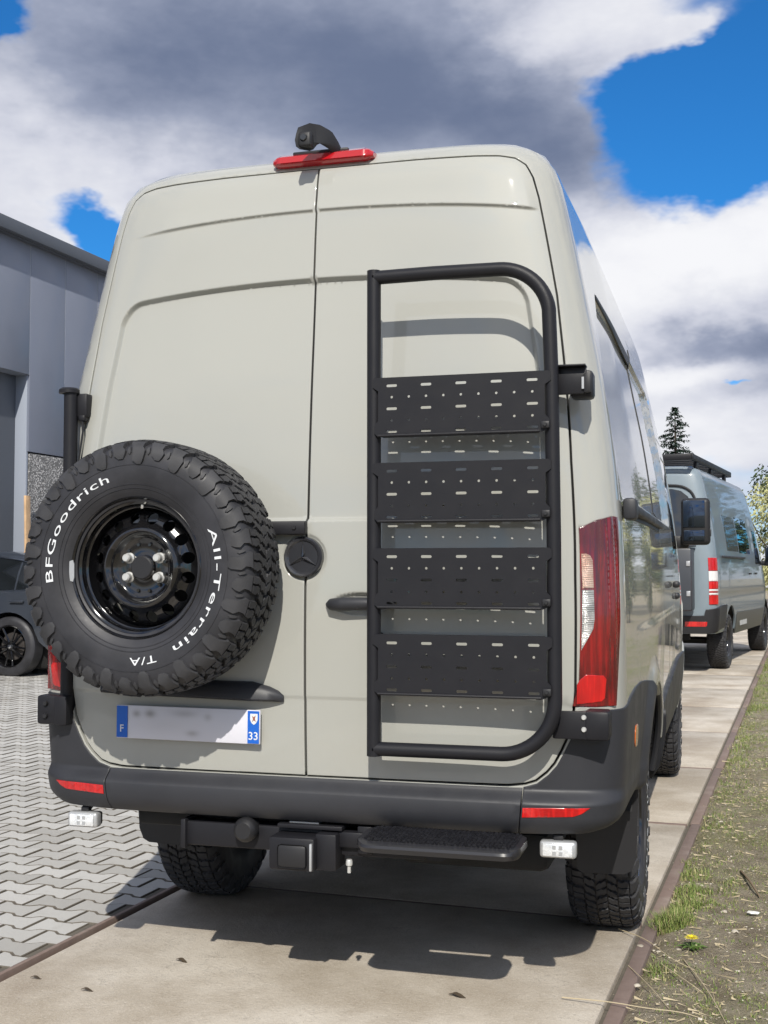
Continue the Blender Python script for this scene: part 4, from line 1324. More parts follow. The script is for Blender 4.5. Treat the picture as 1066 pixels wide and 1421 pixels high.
# ------------------------------------------------------------------ spare wheel and its swing-out carrier
def build_spare():
    sp = empty('spare_wheel', (-.452, -.240, 1.415), 0, 'spare off-road tyre with white lettering on a black steel rim', 'spare wheel')
    sp.scale = (1.012, 1.0, 1.012)
    for nm, me in [('tyre', TYRE_ME), ('tread', TREAD_ME), ('sidewall_ring', RING_ME)] + [('lettering', me) for me in LETTER_ME]:
        o = put(nm, me, sp)
        if nm == 'tread': o.rotation_euler = (0, R_(2), 0)
    rim = put('rim', RIM_ME, sp)
    put('hub_cap', HUB_ME, rim)
    for a in (0, 120, 180, 300):
        put('lug_nut', NUT_ME, rim, (.0605 * math.cos(R_(a + 30)), RIM_Y + .0575, .0605 * math.sin(R_(a + 30))))
    for a in (60, 240, 0, 60, 120, 180, 240, 300):
        pass
    put('valve', VALVE_ME, rim, (.004, RIM_Y + .030, .196))
    bolts = MB()
    for i in range(12):
        a = 2 * math.pi * i / 12 + .26
        bolts.lathe([(0, -.006), (.005, -.006), (.006, -.002), (.006, .003)], n=8, c=(.074 * math.cos(a), RIM_Y + .056, .074 * math.sin(a)))
    bolts.build('rim_pimple', 'gloss_black', rim)['kind'] = 'stuff'
    MB().prism([(-.008, -.03), (.006, -.034), (.010, -.02), (.009, .022), (.004, .034), (-.007, .030)], 0, .004, lambda a, b, h: (-.219 + a, RIM_Y - .006 - h, -.01 + b)).build('balance_weight', 'lamp_body', rim)
    c = empty('wheel_carrier', (-.885, -.03, .90), 0, 'black swing-out spare wheel carrier hinged at the van corner', 'carrier')
    def loc(v): return (v[0] + .885, v[1] + .03, v[2] - .90)
    pole = MB().tube([loc((-.885, -.012, .90)), loc((-.885, -.012, 2.030))], .024, 20).build('pole', 'powder', c)
    MB().lathe([(0, .012), (.030, .012), (.036, .006), (.036, -.006), (.024, -.008)], n=28, axis='z', c=loc((-.892, -.012, 2.034))).build('pole_cap', 'powder', pole)
    ub = MB(); ub.box(loc((-.856, .020, 1.985)), (.06, .055, .085), bev=.008); ub.box(loc((-.905, .03, 1.985)), (.03, .06, .10), bev=.006); ub.box(loc((-.845, .004, 1.940)), (.026, .03, .022), bev=.006)
    ub.build('upper_bracket', 'powder', c)
    MB().tube([loc((-.846, -.004, 1.955)), loc((-.842, -.002, 1.90)), loc((-.858, -.004, 1.78)), loc((-.866, -.010, 1.60)), loc((-.868, -.012, 1.2))], .004, 6).build('cable', 'plastic_black', c)
    lb = MB(); lb.box(loc((-.935, -.022, .925)), (.095, .055, .100), bev=.010); lb.box(loc((-.885, -.025, .925)), (.05, .07, .10), bev=.006)
    h = lb.build('hinge_block', 'powder', c)
    for z in (.948, .905): MB().lathe([(0, -.010), (.007, -.010), (.009, -.006), (.009, 0)], n=10, c=loc((-.945, -.050, z))).build('bolt', 'plastic_black', h)
    ab = MB(); ab.box(loc((-.44, -.062, 1.545)), (.90, .030, .044), bev=.005); ab.box(loc((-.50, -.062, 1.30)), (.70, .030, .044), bev=.005); ab.box(loc((-.44, -.085, 1.42)), (.20, .03, .30), bev=.006)
    arm = ab.build('arm', 'powder', c)
    MB().lathe([(0, -.006), (.006, -.006), (.008, -.002), (.008, .004)], n=10, c=loc((-.026, -.076, 1.545))).build('bolt', 'plastic_black', arm)
    return sp, c


SPARE, CARRIER = build_spare()


# ------------------------------------------------------------------ ladder on the right rear door
def build_ladder():
    Y = -.122
    lad = empty('rear_ladder', (.54, Y, .85), 0, 'black tubular ladder with four perforated plate rungs on right rear door', 'ladder')
    o_ = lambda x, y, z: (x - .54, y - Y, z - .85)
    xl, xr, zb, zt = .258, .820, .851, 2.335
    r = .0222
    fr = MB()
    pts = [(xl, zt)]
    def bend(cx, cz, rad, a0, a1, n=12): return [(cx + rad * math.cos(R_(a0 + (a1 - a0) * i / n)), cz + rad * math.sin(R_(a0 + (a1 - a0) * i / n))) for i in range(n + 1)]
    # right upright leans slightly in at the top
    top = [(xl - .0, zt), (.45, zt + .002)] + bend(.660, zt - .155, .155, 90, 8, 14) + [(xr + .0, 2.0), (xr + .004, 1.5), (xr + .004, 1.10)] + bend(xr + .004 - .165, zb + .165, .165, 0, -90, 14) + [(.45, zb), (xl, zb)]
    fr.tube([o_(x, Y, z) for x, z in top], r, 18)
    fr.tube([o_(xl, Y, zb - r), o_(xl, Y, zt + r)], r, 18)
    frame = fr.build('frame', 'powder', lad, angle=50)
    # perforated rung: one mesh shared by four
    w, h = .560, .187
    c = .018; nb = .030
    ol = [(c, 0), (w - c - .012, 0), (w - .004, .012), (w - .004, .040), (w - c, .055), (w - c, h - .042), (w, h - .030), (w, h - .006), (w - .008, h), (.008, h), (0, h - .006), (0, h - .030), (c, h - .042), (c, .05), (.006, .036), (.006, .012)]
    holes = []
    def slot(cx, cz, L=.0345, H=.0085):
        q = []
        for s_, a0 in ((1, -90), (-1, 90)):
            for i in range(7):
                a = R_(a0 + 180 * i / 6); q.append((cx + s_ * (L / 2 - H / 2) + H / 2 * math.cos(a), cz + H / 2 * math.sin(a)))
        return q
    def dot(cx, cz, r_=.0042): return [(cx + r_ * math.cos(R_(45 * i)), cz + r_ * math.sin(R_(45 * i))) for i in range(8)]
    for k, zz in enumerate((h - .026, h - .0985, h - .170)):
        for i in range(5): holes.append(slot(.062 + i * .1105, zz))
    for zz in (h - .062, h - .135):
        for i in range(9): holes.append(dot(.062 + i * .05525, zz))
    v, f = tri2d(np.array(ol), [np.array(q) for q in holes], np.zeros((0, 2)))
    rb = MB(); th = .003
    rb.add([(x, 0, z) for x, z in v], [tuple(int(i) for i in q) for q in f])
    rb.add([(x, th, z) for x, z in v], [tuple(int(i) for i in q)[::-1] for q in f])
    for loop in [ol] + holes:
        n = len(loop); vs = []
        for x, z in loop: vs += [(x, 0, z), (x, th, z)]
        rb.add(vs, [(2 * i, 2 * ((i + 1) % n), 2 * ((i + 1) % n) + 1, 2 * i + 1) for i in range(n)])
    # folded flanges along top and bottom
    rb.box((w / 2, .014, h - .001), (w - .05, .024, .003)); rb.box((w / 2 - .004, .012, .001), (w - .07, .020, .003))
    # folded hem: thin bead along the lower edge
    rb.tube([(c, -.002, .004), (w - c - .016, -.002, .004)], .0045, 8)
    rme = rb.mesh('rung', 'powder', angle=30)
    eb = MB(); eb.box((w - .016, -.006, .022), (.026, .010, .022), bev=.004); eb.lathe([(0, -.016), (.005, -.016), (.006, -.010)], n=10, c=(w - .016, 0, .022))
    cme = eb.mesh('rung_clip', 'plastic_black')
    for z0 in (1.823, 1.555, 1.288, 1.021):
        ro = put('rung', rme, lad, o_(.261, Y - r - .0035, z0))
        put('rung_clip', cme, ro)
    # brackets to the van
    ub = MB(); ub.box(o_(.872, Y + .035, 1.985), (.10, .012, .085), bev=.004); ub.box(o_(.905, Y + .075, 1.975), (.07, .075, .085), bev=.012); ub.box(o_(.872, Y + .03, 2.028), (.10, .05, .006), bev=.002)
    u = ub.build('upper_hinge', 'powder', lad)
    MB().box(o_(.925, Y + .030, 1.975), (.022, .016, .060), bev=.005).build('hinge_pin', 'plastic_black', u)
    MB().box(o_(.912, Y + .026, 1.975), (.007, .010, .036)).build('hinge_slot', 'lamp_body', u)
    lb = MB(); lb.box(o_(.868, Y + .045, .940), (.115, .014, .084), bev=.004); lb.box(o_(.943, Y + .080, .940), (.075, .09, .088), bev=.010)
    l = lb.build('lower_hinge', 'powder', lad)
    for z in (.964, .928): MB().lathe([(0, -.008), (.006, -.008), (.0085, -.004), (.0085, .002)], n=12, c=o_(.905, Y + .040, z)).build('bolt', 'zinc', l)
    MB().tube([o_(xl, Y, 1.20), o_(xl, Y + .10, 1.20)], .010, 8).build('standoff', 'powder', lad)
    return lad


LADDER = build_ladder()

# ------------------------------------------------------------------ setting: ground, slabs, paving, verge (s = across, l = along the slab row)
PHI = .054
SD = Vector((math.sin(PHI), math.cos(PHI), 0)); SN = Vector((math.cos(PHI), -math.sin(PHI), 0)); SO = Vector((.92, 0, 0))


def slp(s, l, z=0.0):
    p = SO + SN * s + SD * l
    return (p.x, p.y, z)


def sheet(name, s0, s1, l0, l1, z, material, parent=None, kind='structure', zs=None):
    zz = zs or (z, z, z, z)
    me = mesh_from(name, [slp(s0, l0, zz[0]), slp(s1, l0, zz[1]), slp(s1, l1, zz[2]), slp(s0, l1, zz[3])], [(0, 1, 2, 3)], material)
    o = link(bpy.data.objects.new(name, me), parent)
    if parent is None: tag(o, kind=kind)
    return o


sheet('ground', -400, 400, -300, 900, -.12, 'dirt')
LEFT_E = -2.03
YS = .016     # the yard falls gently towards the slabs
def yz(s): return YS * max(0.0, (LEFT_E - .03) - s)


sheet('yard_bed', -60, LEFT_E - .03, -12, 17.0, 0, 'joint', zs=(yz(-60) - .005, -.005, -.005, yz(-60) - .005))
sheet('yard', -60, LEFT_E - .03, 17.0, 120, 0, 'paver', zs=(yz(-60), 0, 0, yz(-60)))

# slabs with rusty steel edging
bed = sheet('path_bed', LEFT_E - .04, .09, -6.776, 60, -.020, 'joint')
path = empty('concrete_path'); tag(path, kind='structure')
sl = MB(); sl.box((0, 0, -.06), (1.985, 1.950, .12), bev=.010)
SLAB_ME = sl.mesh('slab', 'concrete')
ke = MB(); ke.box((0, 0, -.045), (.052, 1.985, .10), bev=.006)
EDGE_ME = ke.mesh('steel_edge', 'rust')
le = MB(); le.box((0, 0, -.045), (.020, 1.985, .10), bev=.004)
EDGE2_ME = le.mesh('steel_edge', 'rust')
cj = MB(); cj.box((0, 0, -.05), (1.985, .040, .10), bev=.002)
JOINT_ME = cj.mesh('joint_steel', 'rust')
r4 = random.Random(11)
for i in range(-4, 26):
    l = .224 + 2.0 * i
    dz = r4.uniform(-.004, .004)
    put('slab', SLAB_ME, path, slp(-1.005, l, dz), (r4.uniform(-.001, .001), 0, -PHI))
    put('steel_edge', EDGE_ME, path, slp(.036 + r4.uniform(-.004, .004), l, dz + .003), (0, 0, -PHI + r4.uniform(-.002, .002)))
    put('steel_edge', EDGE2_ME, path, slp(LEFT_E - .004, l, dz + .002), (0, 0, -PHI))
    put('joint_steel', JOINT_ME, path, slp(-1.005, l + 1.0, -.004), (0, 0, -PHI))

# interlocking pavers
PA, PB_, PE = .0825, .0575, .036
PROF = [(-.1, PA), (-.1 + PE, PA), (-PE, PB_), (PE, PB_), (.1 - PE, PA), (.1, PA)]
POLY = [(x, -y) for x, y in PROF] + [(x, y) for x, y in PROF[::-1]]      # counter-clockwise from bottom left
GAPW = .0046


def clip_half(poly, smax):
    out = []
    n = len(poly)
    for i in range(n):
        a, b = poly[i], poly[(i + 1) % n]
        ia, ib = a[0] <= smax, b[0] <= smax
        if ia: out.append(a)
        if ia != ib:
            t = (smax - a[0]) / (b[0] - a[0]); out.append((smax, a[1] + t * (b[1] - a[1])))
    return out


def paver_shape(poly):
    """top, bevel and side of one paver around its own origin"""
    P = np.array(poly); c = P.mean(0)
    def sc(k): # shrink each side by about k
        t = np.roll(P, -1, 0) - np.roll(P, 1, 0); t /= np.linalg.norm(t, axis=1, keepdims=True) + 1e-9
        return P + np.stack([-t[:, 1], t[:, 0]], -1) * k
    top = sc(GAPW + .0022); mid = sc(GAPW - .001); n = len(P)
    vs = [(x, y, 0.0) for x, y in top] + [(x, y, -.003) for x, y in mid] + [(x, y, -.030) for x, y in mid]
    fs = [tuple(range(n))] + [(i + k * n, i + (k + 1) * n, (i + 1) % n + (k + 1) * n, (i + 1) % n + k * n) for k in (0, 1) for i in range(n)]
    return vs, fs


pv, pf = paver_shape(POLY)
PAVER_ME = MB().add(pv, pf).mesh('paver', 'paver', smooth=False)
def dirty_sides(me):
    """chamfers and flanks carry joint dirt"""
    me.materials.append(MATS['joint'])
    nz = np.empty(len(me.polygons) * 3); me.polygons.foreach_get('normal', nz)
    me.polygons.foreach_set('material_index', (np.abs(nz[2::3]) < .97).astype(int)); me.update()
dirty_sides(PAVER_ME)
paving = empty('block_paving'); tag(paving, kind='structure')
camv = Vector(cam.location)
cfw = Vector((-math.sin(R_(16.015)), math.cos(R_(16.015)), 0)); crt = Vector((math.cos(R_(16.015)), math.sin(R_(16.015)), 0))
def in_view(p, m=1.06):
    d = Vector(p) - camv; z = d.dot(cfw)
    if z < .5: return False
    x = 1672.5 * d.dot(crt) / z / 533.0
    return -m < x < m and (1672.5 * 1.4 / z + 791) < 1421 * 1.02
cells = []
S0 = LEFT_E - .022
for r in range(-30, 122):
    l = r * .140
    off = .1 if r % 2 else 0.0
    for c in range(0, 46):
        s = S0 - .04 - off - c * .2
        cells.append((s, l, r, c))
vis = [q for q in cells if in_view(slp(q[0], q[1])) and q[3] > 0]
vis.sort(key=lambda q: (Vector(slp(q[0], q[1])) - camv).length)
# leave out those hidden behind the van itself
def hidden(q):
    p = slp(q[0], q[1]); d = Vector(p) - camv; z = d.dot(cfw); px = 533 + 1672.5 * d.dot(crt) / z; py = 791 + 1672.5 * 1.4 / z
    return px > 215 or (px > 95 and py < 1110)
single = [q for q in vis if not hidden(q)][:300]
sset = set((q[2], q[3]) for q in single)
r5 = random.Random(21)
for s, l, r, c in single:
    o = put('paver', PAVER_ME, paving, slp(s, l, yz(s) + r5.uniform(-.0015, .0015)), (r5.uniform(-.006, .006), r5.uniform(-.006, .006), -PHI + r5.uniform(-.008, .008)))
pm = MB()
for s, l, r, c in cells:
    if (r, c) in sset: continue
    base = Vector(slp(s, l))
    if l > 2 and (base - camv).length > 22: continue
    poly = [(s + x, l + y) for x, y in POLY]
    if max(q[0] for q in poly) > S0: poly = clip_half(poly, S0)
    if len(poly) < 3: continue
    if (max(q[0] for q in poly) - min(q[0] for q in poly)) < .03: continue
    near = (base - camv).length < 9.5
    if near or c == 0:
        v, f = paver_shape(poly)
    else:
        P = np.array(poly); n = len(P); t = np.roll(P, -1, 0) - np.roll(P, 1, 0); t /= np.linalg.norm(t, axis=1, keepdims=True) + 1e-9
        P = P + np.stack([-t[:, 1], t[:, 0]], -1) * (GAPW + .0006)
        v = [(x, y, 0.0) for x, y in P] + [(x, y, -.02) for x, y in P]; f = [tuple(range(n))] + [(i, i + n, (i + 1) % n + n, (i + 1) % n) for i in range(n)]
    z0 = yz(s) + r5.uniform(-.0015, .0015)
    pm.add([slp(x, y, z + z0) for x, y, z in v], f)
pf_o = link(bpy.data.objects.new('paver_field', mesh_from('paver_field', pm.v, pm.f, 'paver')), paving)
pf_o['kind'] = 'stuff'
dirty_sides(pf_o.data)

# dirt verge along the right edge
def vnoise(x, y):
    return (math.sin(x * 3.1 + 1.3 * math.sin(y * 2.3)) * .5 + math.sin(y * 4.7 + x * 1.9 + 2) * .3 + math.sin(x * 9.3 - y * 7.1) * .2)
def verge_z(s, l):
    e = min(1.0, max(0.0, s / .12)); e2 = min(1.0, max(0.0, (s - .06) / .25))
    edge = (math.sin(l * 5.3 + 2 * math.sin(l * 1.7)) * .5 + math.sin(l * 17 + s * 9) * .35 + math.sin(l * 41 + 1.3 * math.sin(l * 23)) * .25)
    return -.034 + e * .040 + (1 - e2) * e * .011 * edge + e2 * .014 * vnoise(s, l) + .006 * e2 * math.sin(s * 31 + 3 * math.sin(l * 13)) * math.sin(l * 27)
ss = [.0, .02, .035, .05, .065, .08, .10, .13, .18, .25] + list(np.arange(.32, 2.6, .06)) + [2.8, 3.2, 3.8, 5, 8, 14, 30, 80]
ls = [-6, -4, -3, -2] + list(np.arange(-1.5, 6, .035)) + list(np.arange(6, 9, .1)) + list(np.arange(9, 16, .3)) + [17, 19, 22, 26, 32, 45, 80, 160]
vv = []; ff = []
for l in ls:
    for s in ss: vv.append(slp(s, l, verge_z(s, l) if s < 3 and l < 30 else -.01))
n = len(ss)
for i in range(len(ls) - 1):
    for j in range(n - 1): ff.append((i * n + j, i * n + j + 1, (i + 1) * n + j + 1, (i + 1) * n + j))
vo = link(bpy.data.objects.new('dirt_verge', mesh_from('dirt_verge', vv, ff, 'dirt', smooth=True)))
tag(vo, kind='structure')


def ray_ground(px, py, z=0.0):
    d = (cam.rotation_euler.to_matrix() @ Vector(((px - 533) / 1672.5, -(py - 710.5) / 1672.5, -1.0)))
    t = (z - camv.z) / d.z
    return camv + d * t


def to_sl(p):
    d = Vector((p[0], p[1], 0)) - SO
    return d.dot(SN), d.dot(SD)


# grass tufts
gb = MB(); r6 = random.Random(4)
def blade(x, y, z, h, w, az, lean):
    dx, dy = math.cos(az), math.sin(az); px_, py_ = -dy * w / 2, dx * w / 2
    pts = []
    for k, t in enumerate((0, .55, 1.0)):
        o = lean * t * t * h; zz = z + h * t * (1 - .25 * lean * t); ww = (1, .7, .06)[k]
        pts += [(x + dx * o - px_ * ww, y + dy * o - py_ * ww, zz), (x + dx * o + px_ * ww, y + dy * o + py_ * ww, zz)]
    gb.add(pts, [(0, 1, 3, 2), (2, 3, 5, 4)])
def tuft(s, l, rad, n, h):
    for _ in range(n):
        a = r6.uniform(0, 6.283); q = rad * math.sqrt(r6.random())
        s2, l2 = s + q * math.cos(a), l + q * 1.4 * math.sin(a)
        if s2 < .03: continue
        x, y, _z = slp(s2, l2)
        blade(x, y, verge_z(s2, l2) - .004, h * r6.uniform(.4, 1.15) * (1 - .4 * q / rad), r6.uniform(.0025, .005), r6.uniform(0, 6.283), r6.uniform(.1, 1.1))
for (px, py, rad, n_, h) in [(926, 1288, .075, 600, .10), (940, 1282, .07, 420, .075), (952, 1262, .07, 360, .06), (960, 1240, .09, 420, .05), (962, 1215, .08, 320, .05), (945, 1198, .05, 200, .05), (975, 1258, .07, 200, .04), (912, 1345, .05, 110, .035), (925, 1352, .06, 120, .03),
                             (1005, 1240, .07, 90, .035), (1018, 1228, .06, 90, .04), (975, 1195, .10, 120, .03), (1060, 1400, .08, 100, .03), (975, 1390, .06, 60, .03), (1000, 1150, .12, 120, .03), (1000, 1040, .25, 400, .07), (1010, 1010, .3, 400, .07),
                             (1030, 985, .3, 400, .08), (1040, 960, .3, 400, .08), (1045, 940, .4, 400, .09), (1055, 1120, .2, 160, .03), (1040, 1060, .2, 160, .035), (1020, 1090, .15, 120, .03), (1060, 925, .5, 500, .09)]:
    s, l = to_sl(ray_ground(px, py)); tuft(s, l, rad, n_, h)
for _ in range(7000):
    s = .06 + abs(r6.gauss(0, .9)); l = r6.uniform(-.5, 22)
    if vnoise(s * 1.3 + 5, l * 1.1) < r6.uniform(-.9, .5): continue
    tuft(s, l, r6.uniform(.02, .08), r6.randint(5, 16), r6.uniform(.010, .032) * (1 if l < 5 else 1.8))
for _ in range(260):
    s = .07 + abs(r6.gauss(0, .10)); l = r6.uniform(2.5, 22)
    tuft(s, l, r6.uniform(.04, .10), r6.randint(10, 24), r6.uniform(.03, .07))
for _ in range(5200):
    s = .10 + abs(r6.gauss(0, .75)); l = -.5 + 8 * r6.random() ** 1.3
    tuft(s, l, r6.uniform(.015, .05), r6.randint(3, 9), r6.uniform(.008, .024))
go = link(bpy.data.objects.new('verge_grass', mesh_from('verge_grass', gb.v, gb.f, 'grass')))
tag(go, 'short mixed green and dry grass tufts on the dirt verge', 'grass', kind='stuff')

# gravel bits and dry plant litter
def rock(r_, fl=.6, rr=None):
    rr = rr or r6
    bm = bmesh.new(); bmesh.ops.create_icosphere(bm, subdivisions=1, radius=r_)
    for v in bm.verts: v.co = Vector((v.co.x * rr.uniform(.7, 1.25), v.co.y * rr.uniform(.7, 1.25), v.co.z * fl * rr.uniform(.6, 1.1)))
    bm.verts.ensure_lookup_table()
    q = ([tuple(v.co) for v in bm.verts], [tuple(v.index for v in f.verts) for f in bm.faces]); bm.free(); return q
rocks = [rock(1.0) for _ in range(10)]
sb = MB()
for _ in range(6500):
    s = .05 + abs(r6.gauss(0, .8)); l = -.8 + 9 * r6.random() ** 1.6
    k = r6.choice(rocks); rr = min(.015, r6.lognormvariate(-6.1, .6)); a = r6.uniform(0, 6.28); ca, sa = math.cos(a) * rr, math.sin(a) * rr
    x, y, _ = slp(s, l); z = verge_z(s, l)
    sb.add([(x + v[0] * ca - v[1] * sa, y + v[0] * sa + v[1] * ca, z + v[2] * rr) for v in k[0]], k[1])
for _ in range(160):
    s = r6.uniform(-2, .05); l = r6.uniform(0, 3.2); k = r6.choice(rocks); rr = r6.uniform(.0012, .0035)
    x, y, _ = slp(s, l); sb.add([(x + v[0] * rr, y + v[1] * rr, v[2] * rr + .001) for v in k[0]], k[1])
so = link(bpy.data.objects.new('gravel', mesh_from('gravel', sb.v, sb.f, 'stone')))
tag(so, 'pale gravel and stone chips scattered over the verge', 'gravel', kind='stuff')
tb = MB()
for _ in range(4200):
    s = .05 + abs(r6.gauss(0, .8)); l = -.8 + 9 * r6.random() ** 1.6; L = r6.lognormvariate(-3.7, .5); a = r6.uniform(0, 6.28); x, y, _ = slp(s, l); z = verge_z(s, l) + .004
    w = r6.uniform(.0004, .0009); dx, dy = math.cos(a), math.sin(a)
    tb.add([(x - dy * w, y + dx * w, z), (x + dy * w, y - dx * w, z), (x + dx * L + dy * w, y + dy * L - dx * w, z + r6.uniform(0, .012)), (x + dx * L - dy * w, y + dy * L + dx * w, z + .003)], [(0, 1, 2, 3)])
to = link(bpy.data.objects.new('dry_straw', mesh_from('dry_straw', tb.v, tb.f, 'straw')))
tag(to, 'short bits of dry straw lying on the verge', 'straw', kind='stuff')


def stem(pxs, r_, name, label, z0=.012, lift=.02, material='straw', cat='dry stem', group=None):
    pts = []
    for i, (px, py) in enumerate(pxs):
        t = i / (len(pxs) - 1)
        p = ray_ground(px, py, z0 + lift * math.sin(math.pi * t)); pts.append(p)
    pts = [Vector(q) for q in smooth_poly(pts, 2)]
    m = len(pts)
    b0 = Vector((pts[0].x, pts[0].y, 0))
    o = MB().tube([p - b0 for p in pts], [r_ * (1 - .55 * i / (m - 1)) for i in range(m)], 6).build(name, material, None, loc=b0)
    return tag(o, label, cat, group)
stem([(858, 1289), (898, 1303), (930, 1330), (968, 1348)], .0022, 'dry_stem', 'thin dry stem lying from the tyre over the steel edge')
stem([(780, 1384), (847, 1390), (895, 1399), (954, 1405), (995, 1423)], .0022, 'dry_stem', 'long pale straw stretching across the concrete and steel edge')
stem([(872, 1340), (901, 1367), (928, 1399)], .0018, 'dry_stem', 'short dry stem running diagonally beside the rusty steel edge')
stem([(949, 1332), (984, 1375), (1010, 1425)], .0022, 'dry_stem', 'dry stem curving down from the yellow flower')
stem([(918, 1338), (957, 1364), (976, 1378)], .0020, 'dry_stem', 'dry stem lying between small grass tuft and yellow flower')
stem([(1029, 1209), (1042, 1224), (1054, 1244)], .007, 'wood_stick', 'weathered grey stick lying on the dirt verge', material='twig', cat='stick')
p = ray_ground(1046, 1274); lb = MB(); q = rock(1.0, .35, random.Random(2))
lb.add([(v[0] * .030, v[1] * .020, v[2] * .022 + .012) for v in q[0]], q[1])
tag(lb.build('litter_scrap', 'litter', None, loc=(p.x, p.y, verge_z(*to_sl(p)))), 'small white scrap of litter on the dirt verge', 'litter')
p = ray_ground(960, 1322); fo = empty('yellow_flower', (p.x, p.y, verge_z(*to_sl(p))), 0, 'small yellow flower in low leaves on the verge', 'flower')
fb = MB(); lf = MB(); r7 = random.Random(8)
for i in range(22):
    a = 6.283 * i / 11 + r7.uniform(-.1, .1); L = .030 if i < 11 else .020; z1 = .040 + (.006 if i >= 11 else 0)
    fb.add([(0, 0, .036), (L * .6 * math.cos(a - .22), L * .6 * math.sin(a - .22), z1), (L * math.cos(a), L * math.sin(a), z1 + .001), (L * .6 * math.cos(a + .22), L * .6 * math.sin(a + .22), z1)], [(0, 1, 2, 3)])
fb.build('petals', 'petal', fo, smooth=False)
for i in range(14):
    a = 6.283 * i / 14 + r7.uniform(-.2, .2); L = r7.uniform(.035, .065)
    lf.add([(0, 0, .004), (L * .6 * math.cos(a - .2), L * .6 * math.sin(a - .2), .014), (L * math.cos(a), L * math.sin(a), .010), (L * .6 * math.cos(a + .2), L * .6 * math.sin(a + .2), .014)], [(0, 1, 2, 3)])
lf.tube([(0, 0, 0), (.001, 0, .03)], .0016, 6)
lf.build('leaves', 'leaf_grass', fo, smooth=False)
for i, (px, py, r_, lab) in enumerate([(889, 1317, .017, 'pale flat stone on the steel edge behind the rear tyre'), (884, 1371, .014, 'small pale stone beside the rusty steel edge'), (1020, 1301, .016, 'pale stone near the white litter scrap')]):
    p = ray_ground(px, py); s, l = to_sl(p); q = rock(1.0, .5, random.Random(30 + i))
    ob = MB().add([(v[0] * r_, v[1] * r_, v[2] * r_ + r_ * .3) for v in q[0]], q[1]).build('loose_stone', 'stone', None, loc=(p.x, p.y, max(.004, verge_z(s, l))), angle=60)
    tag(ob, lab, 'stone')
for i, (px, py, r_, lab) in enumerate([(635, 1385, .030, 'curled dead leaf on the concrete below the rear step'), (50, 1360, .020, 'dead leaf on the concrete near the paving edge'), (121, 1377, .022, 'dead leaf on the concrete left foreground'), (252, 1336, .026, 'dead leaf at the edge of the van shadow')]):
    p = ray_ground(px, py); r8 = random.Random(50 + i); vs = []; m = 9
    for k in range(m):
        t = k / (m - 1); w = r_ * .42 * math.sin(math.pi * (t * .96 + .02)) ** .8; x = (t - .5) * 2 * r_
        for j in (-1, 0, 1): vs.append((x, j * w * r8.uniform(.8, 1.1), .006 + .35 * w * abs(j) + .004 * math.sin(5 * t) + (.003 if j == 0 else 0)))
    f = [(3 * k + j, 3 * k + j + 1, 3 * k + j + 4, 3 * k + j + 3) for k in range(m - 1) for j in (0, 1)]
    ob = MB().add(vs, f).build('dead_leaf', 'dead_leaf', None, loc=(p.x, p.y, .001), rot=(0, 0, r8.uniform(-.3, .3)))
    tag(ob, lab, 'leaf')

# ------------------------------------------------------------------ warehouse on the left
def build_warehouse():
    S = -10.674; L0 = 11.68          # facade line and the reference point along it
    w = empty('warehouse', slp(S, L0), -PHI, 'grey metal-clad warehouse with dark roof edge and pebble-faced base', 'building')
    # local frame: x outward from the facade (to the right), y along
    zb, zt = 3.26, 6.52
    dy0, dy1, dz = -5.2, .43, 4.46       # doorway
    pl = MB(); pl.box((-.10, 0, (zt - zb) / 2), (.08, .938, zt - zb), bev=.006); PME = pl.mesh('wall_panel', 'wall_panel')
    ps = MB(); ps.box((-.10, 0, (zt - dz) / 2), (.08, .938, zt - dz), bev=.006); PMS = ps.mesh('wall_panel', 'wall_panel')
    y = .44 - .95 * 16
    while y < 22:
        if y + .01 >= dy0 and y + .95 <= dy1 + .06: put('wall_panel', PMS, w, (0, y + .475, dz))
        else: put('wall_panel', PME, w, (0, y + .475, zb))
        y += .95
    MB().box((-.092, 3, (zb + zt) / 2 + .6), (.05, 38, zt - dz)).build('panel_backing', 'wall_joint', w)
    bs = MB(); bs.box((-.13, (dy1 + .06 + 22) / 2, zb / 2 - .01), (.12, 22 - dy1 - .06, zb - .02), bev=.01); bs.box((-.13, (dy0 - 16) / 2, zb / 2 - .01), (.12, 16 + dy0, zb - .02), bev=.01)
    bs.build('base_wall', 'pebble', w)
    tr = MB(); tr.box((-.02, 3.3, zt + .10), (.28, 38.5, .20), bev=.01); tr.box((-.04, 3.3, zt - .008), (.16, 38.5, .012)); tr.build('roof_edge', 'roof_trim', w)
    dp = MB(); dp.box((-.42, (dy0 + dy1) / 2, dz / 2), (.06, dy1 - dy0, dz)); d = dp.build('roller_door', 'door_dark', w)
    for k in range(8): MB().box((-.385, (dy0 + dy1) / 2, .3 + k * .56), (.02, dy1 - dy0 - .1, .50), bev=.006).build('door_section', 'door_dark', d)
    rv = MB(); rv.box((-.24, dy1 + .02, dz / 2), (.30, .05, dz), bev=.004); rv.box((-.24, (dy0 + dy1) / 2, dz + .02), (.30, dy1 - dy0, .05)); rv.box((-.24, dy0 - .02, dz / 2), (.30, .05, dz)); rv.build('door_reveal', 'reveal', w)
    MB().box((-6.2, 3.3, 3.25), (11.8, 38.2, 6.5)).build('hall_volume', 'roof_trim', w)
    p = slp(S + .10, L0 + .30); pk = MB(); pk.box((0, 0, 1.21), (.035, .155, 2.42), bev=.004)
    o = pk.build('wooden_board', 'wood', None, loc=(p[0], p[1], yz(S)), rot=(0, R_(-1.5), -PHI + R_(10)))
    tag(o, 'pale wooden board leaning against the pebble-faced wall', 'board')
    return w


mat('wall_joint', (0.42, 0.44, 0.48), rough=0.5)
build_warehouse()


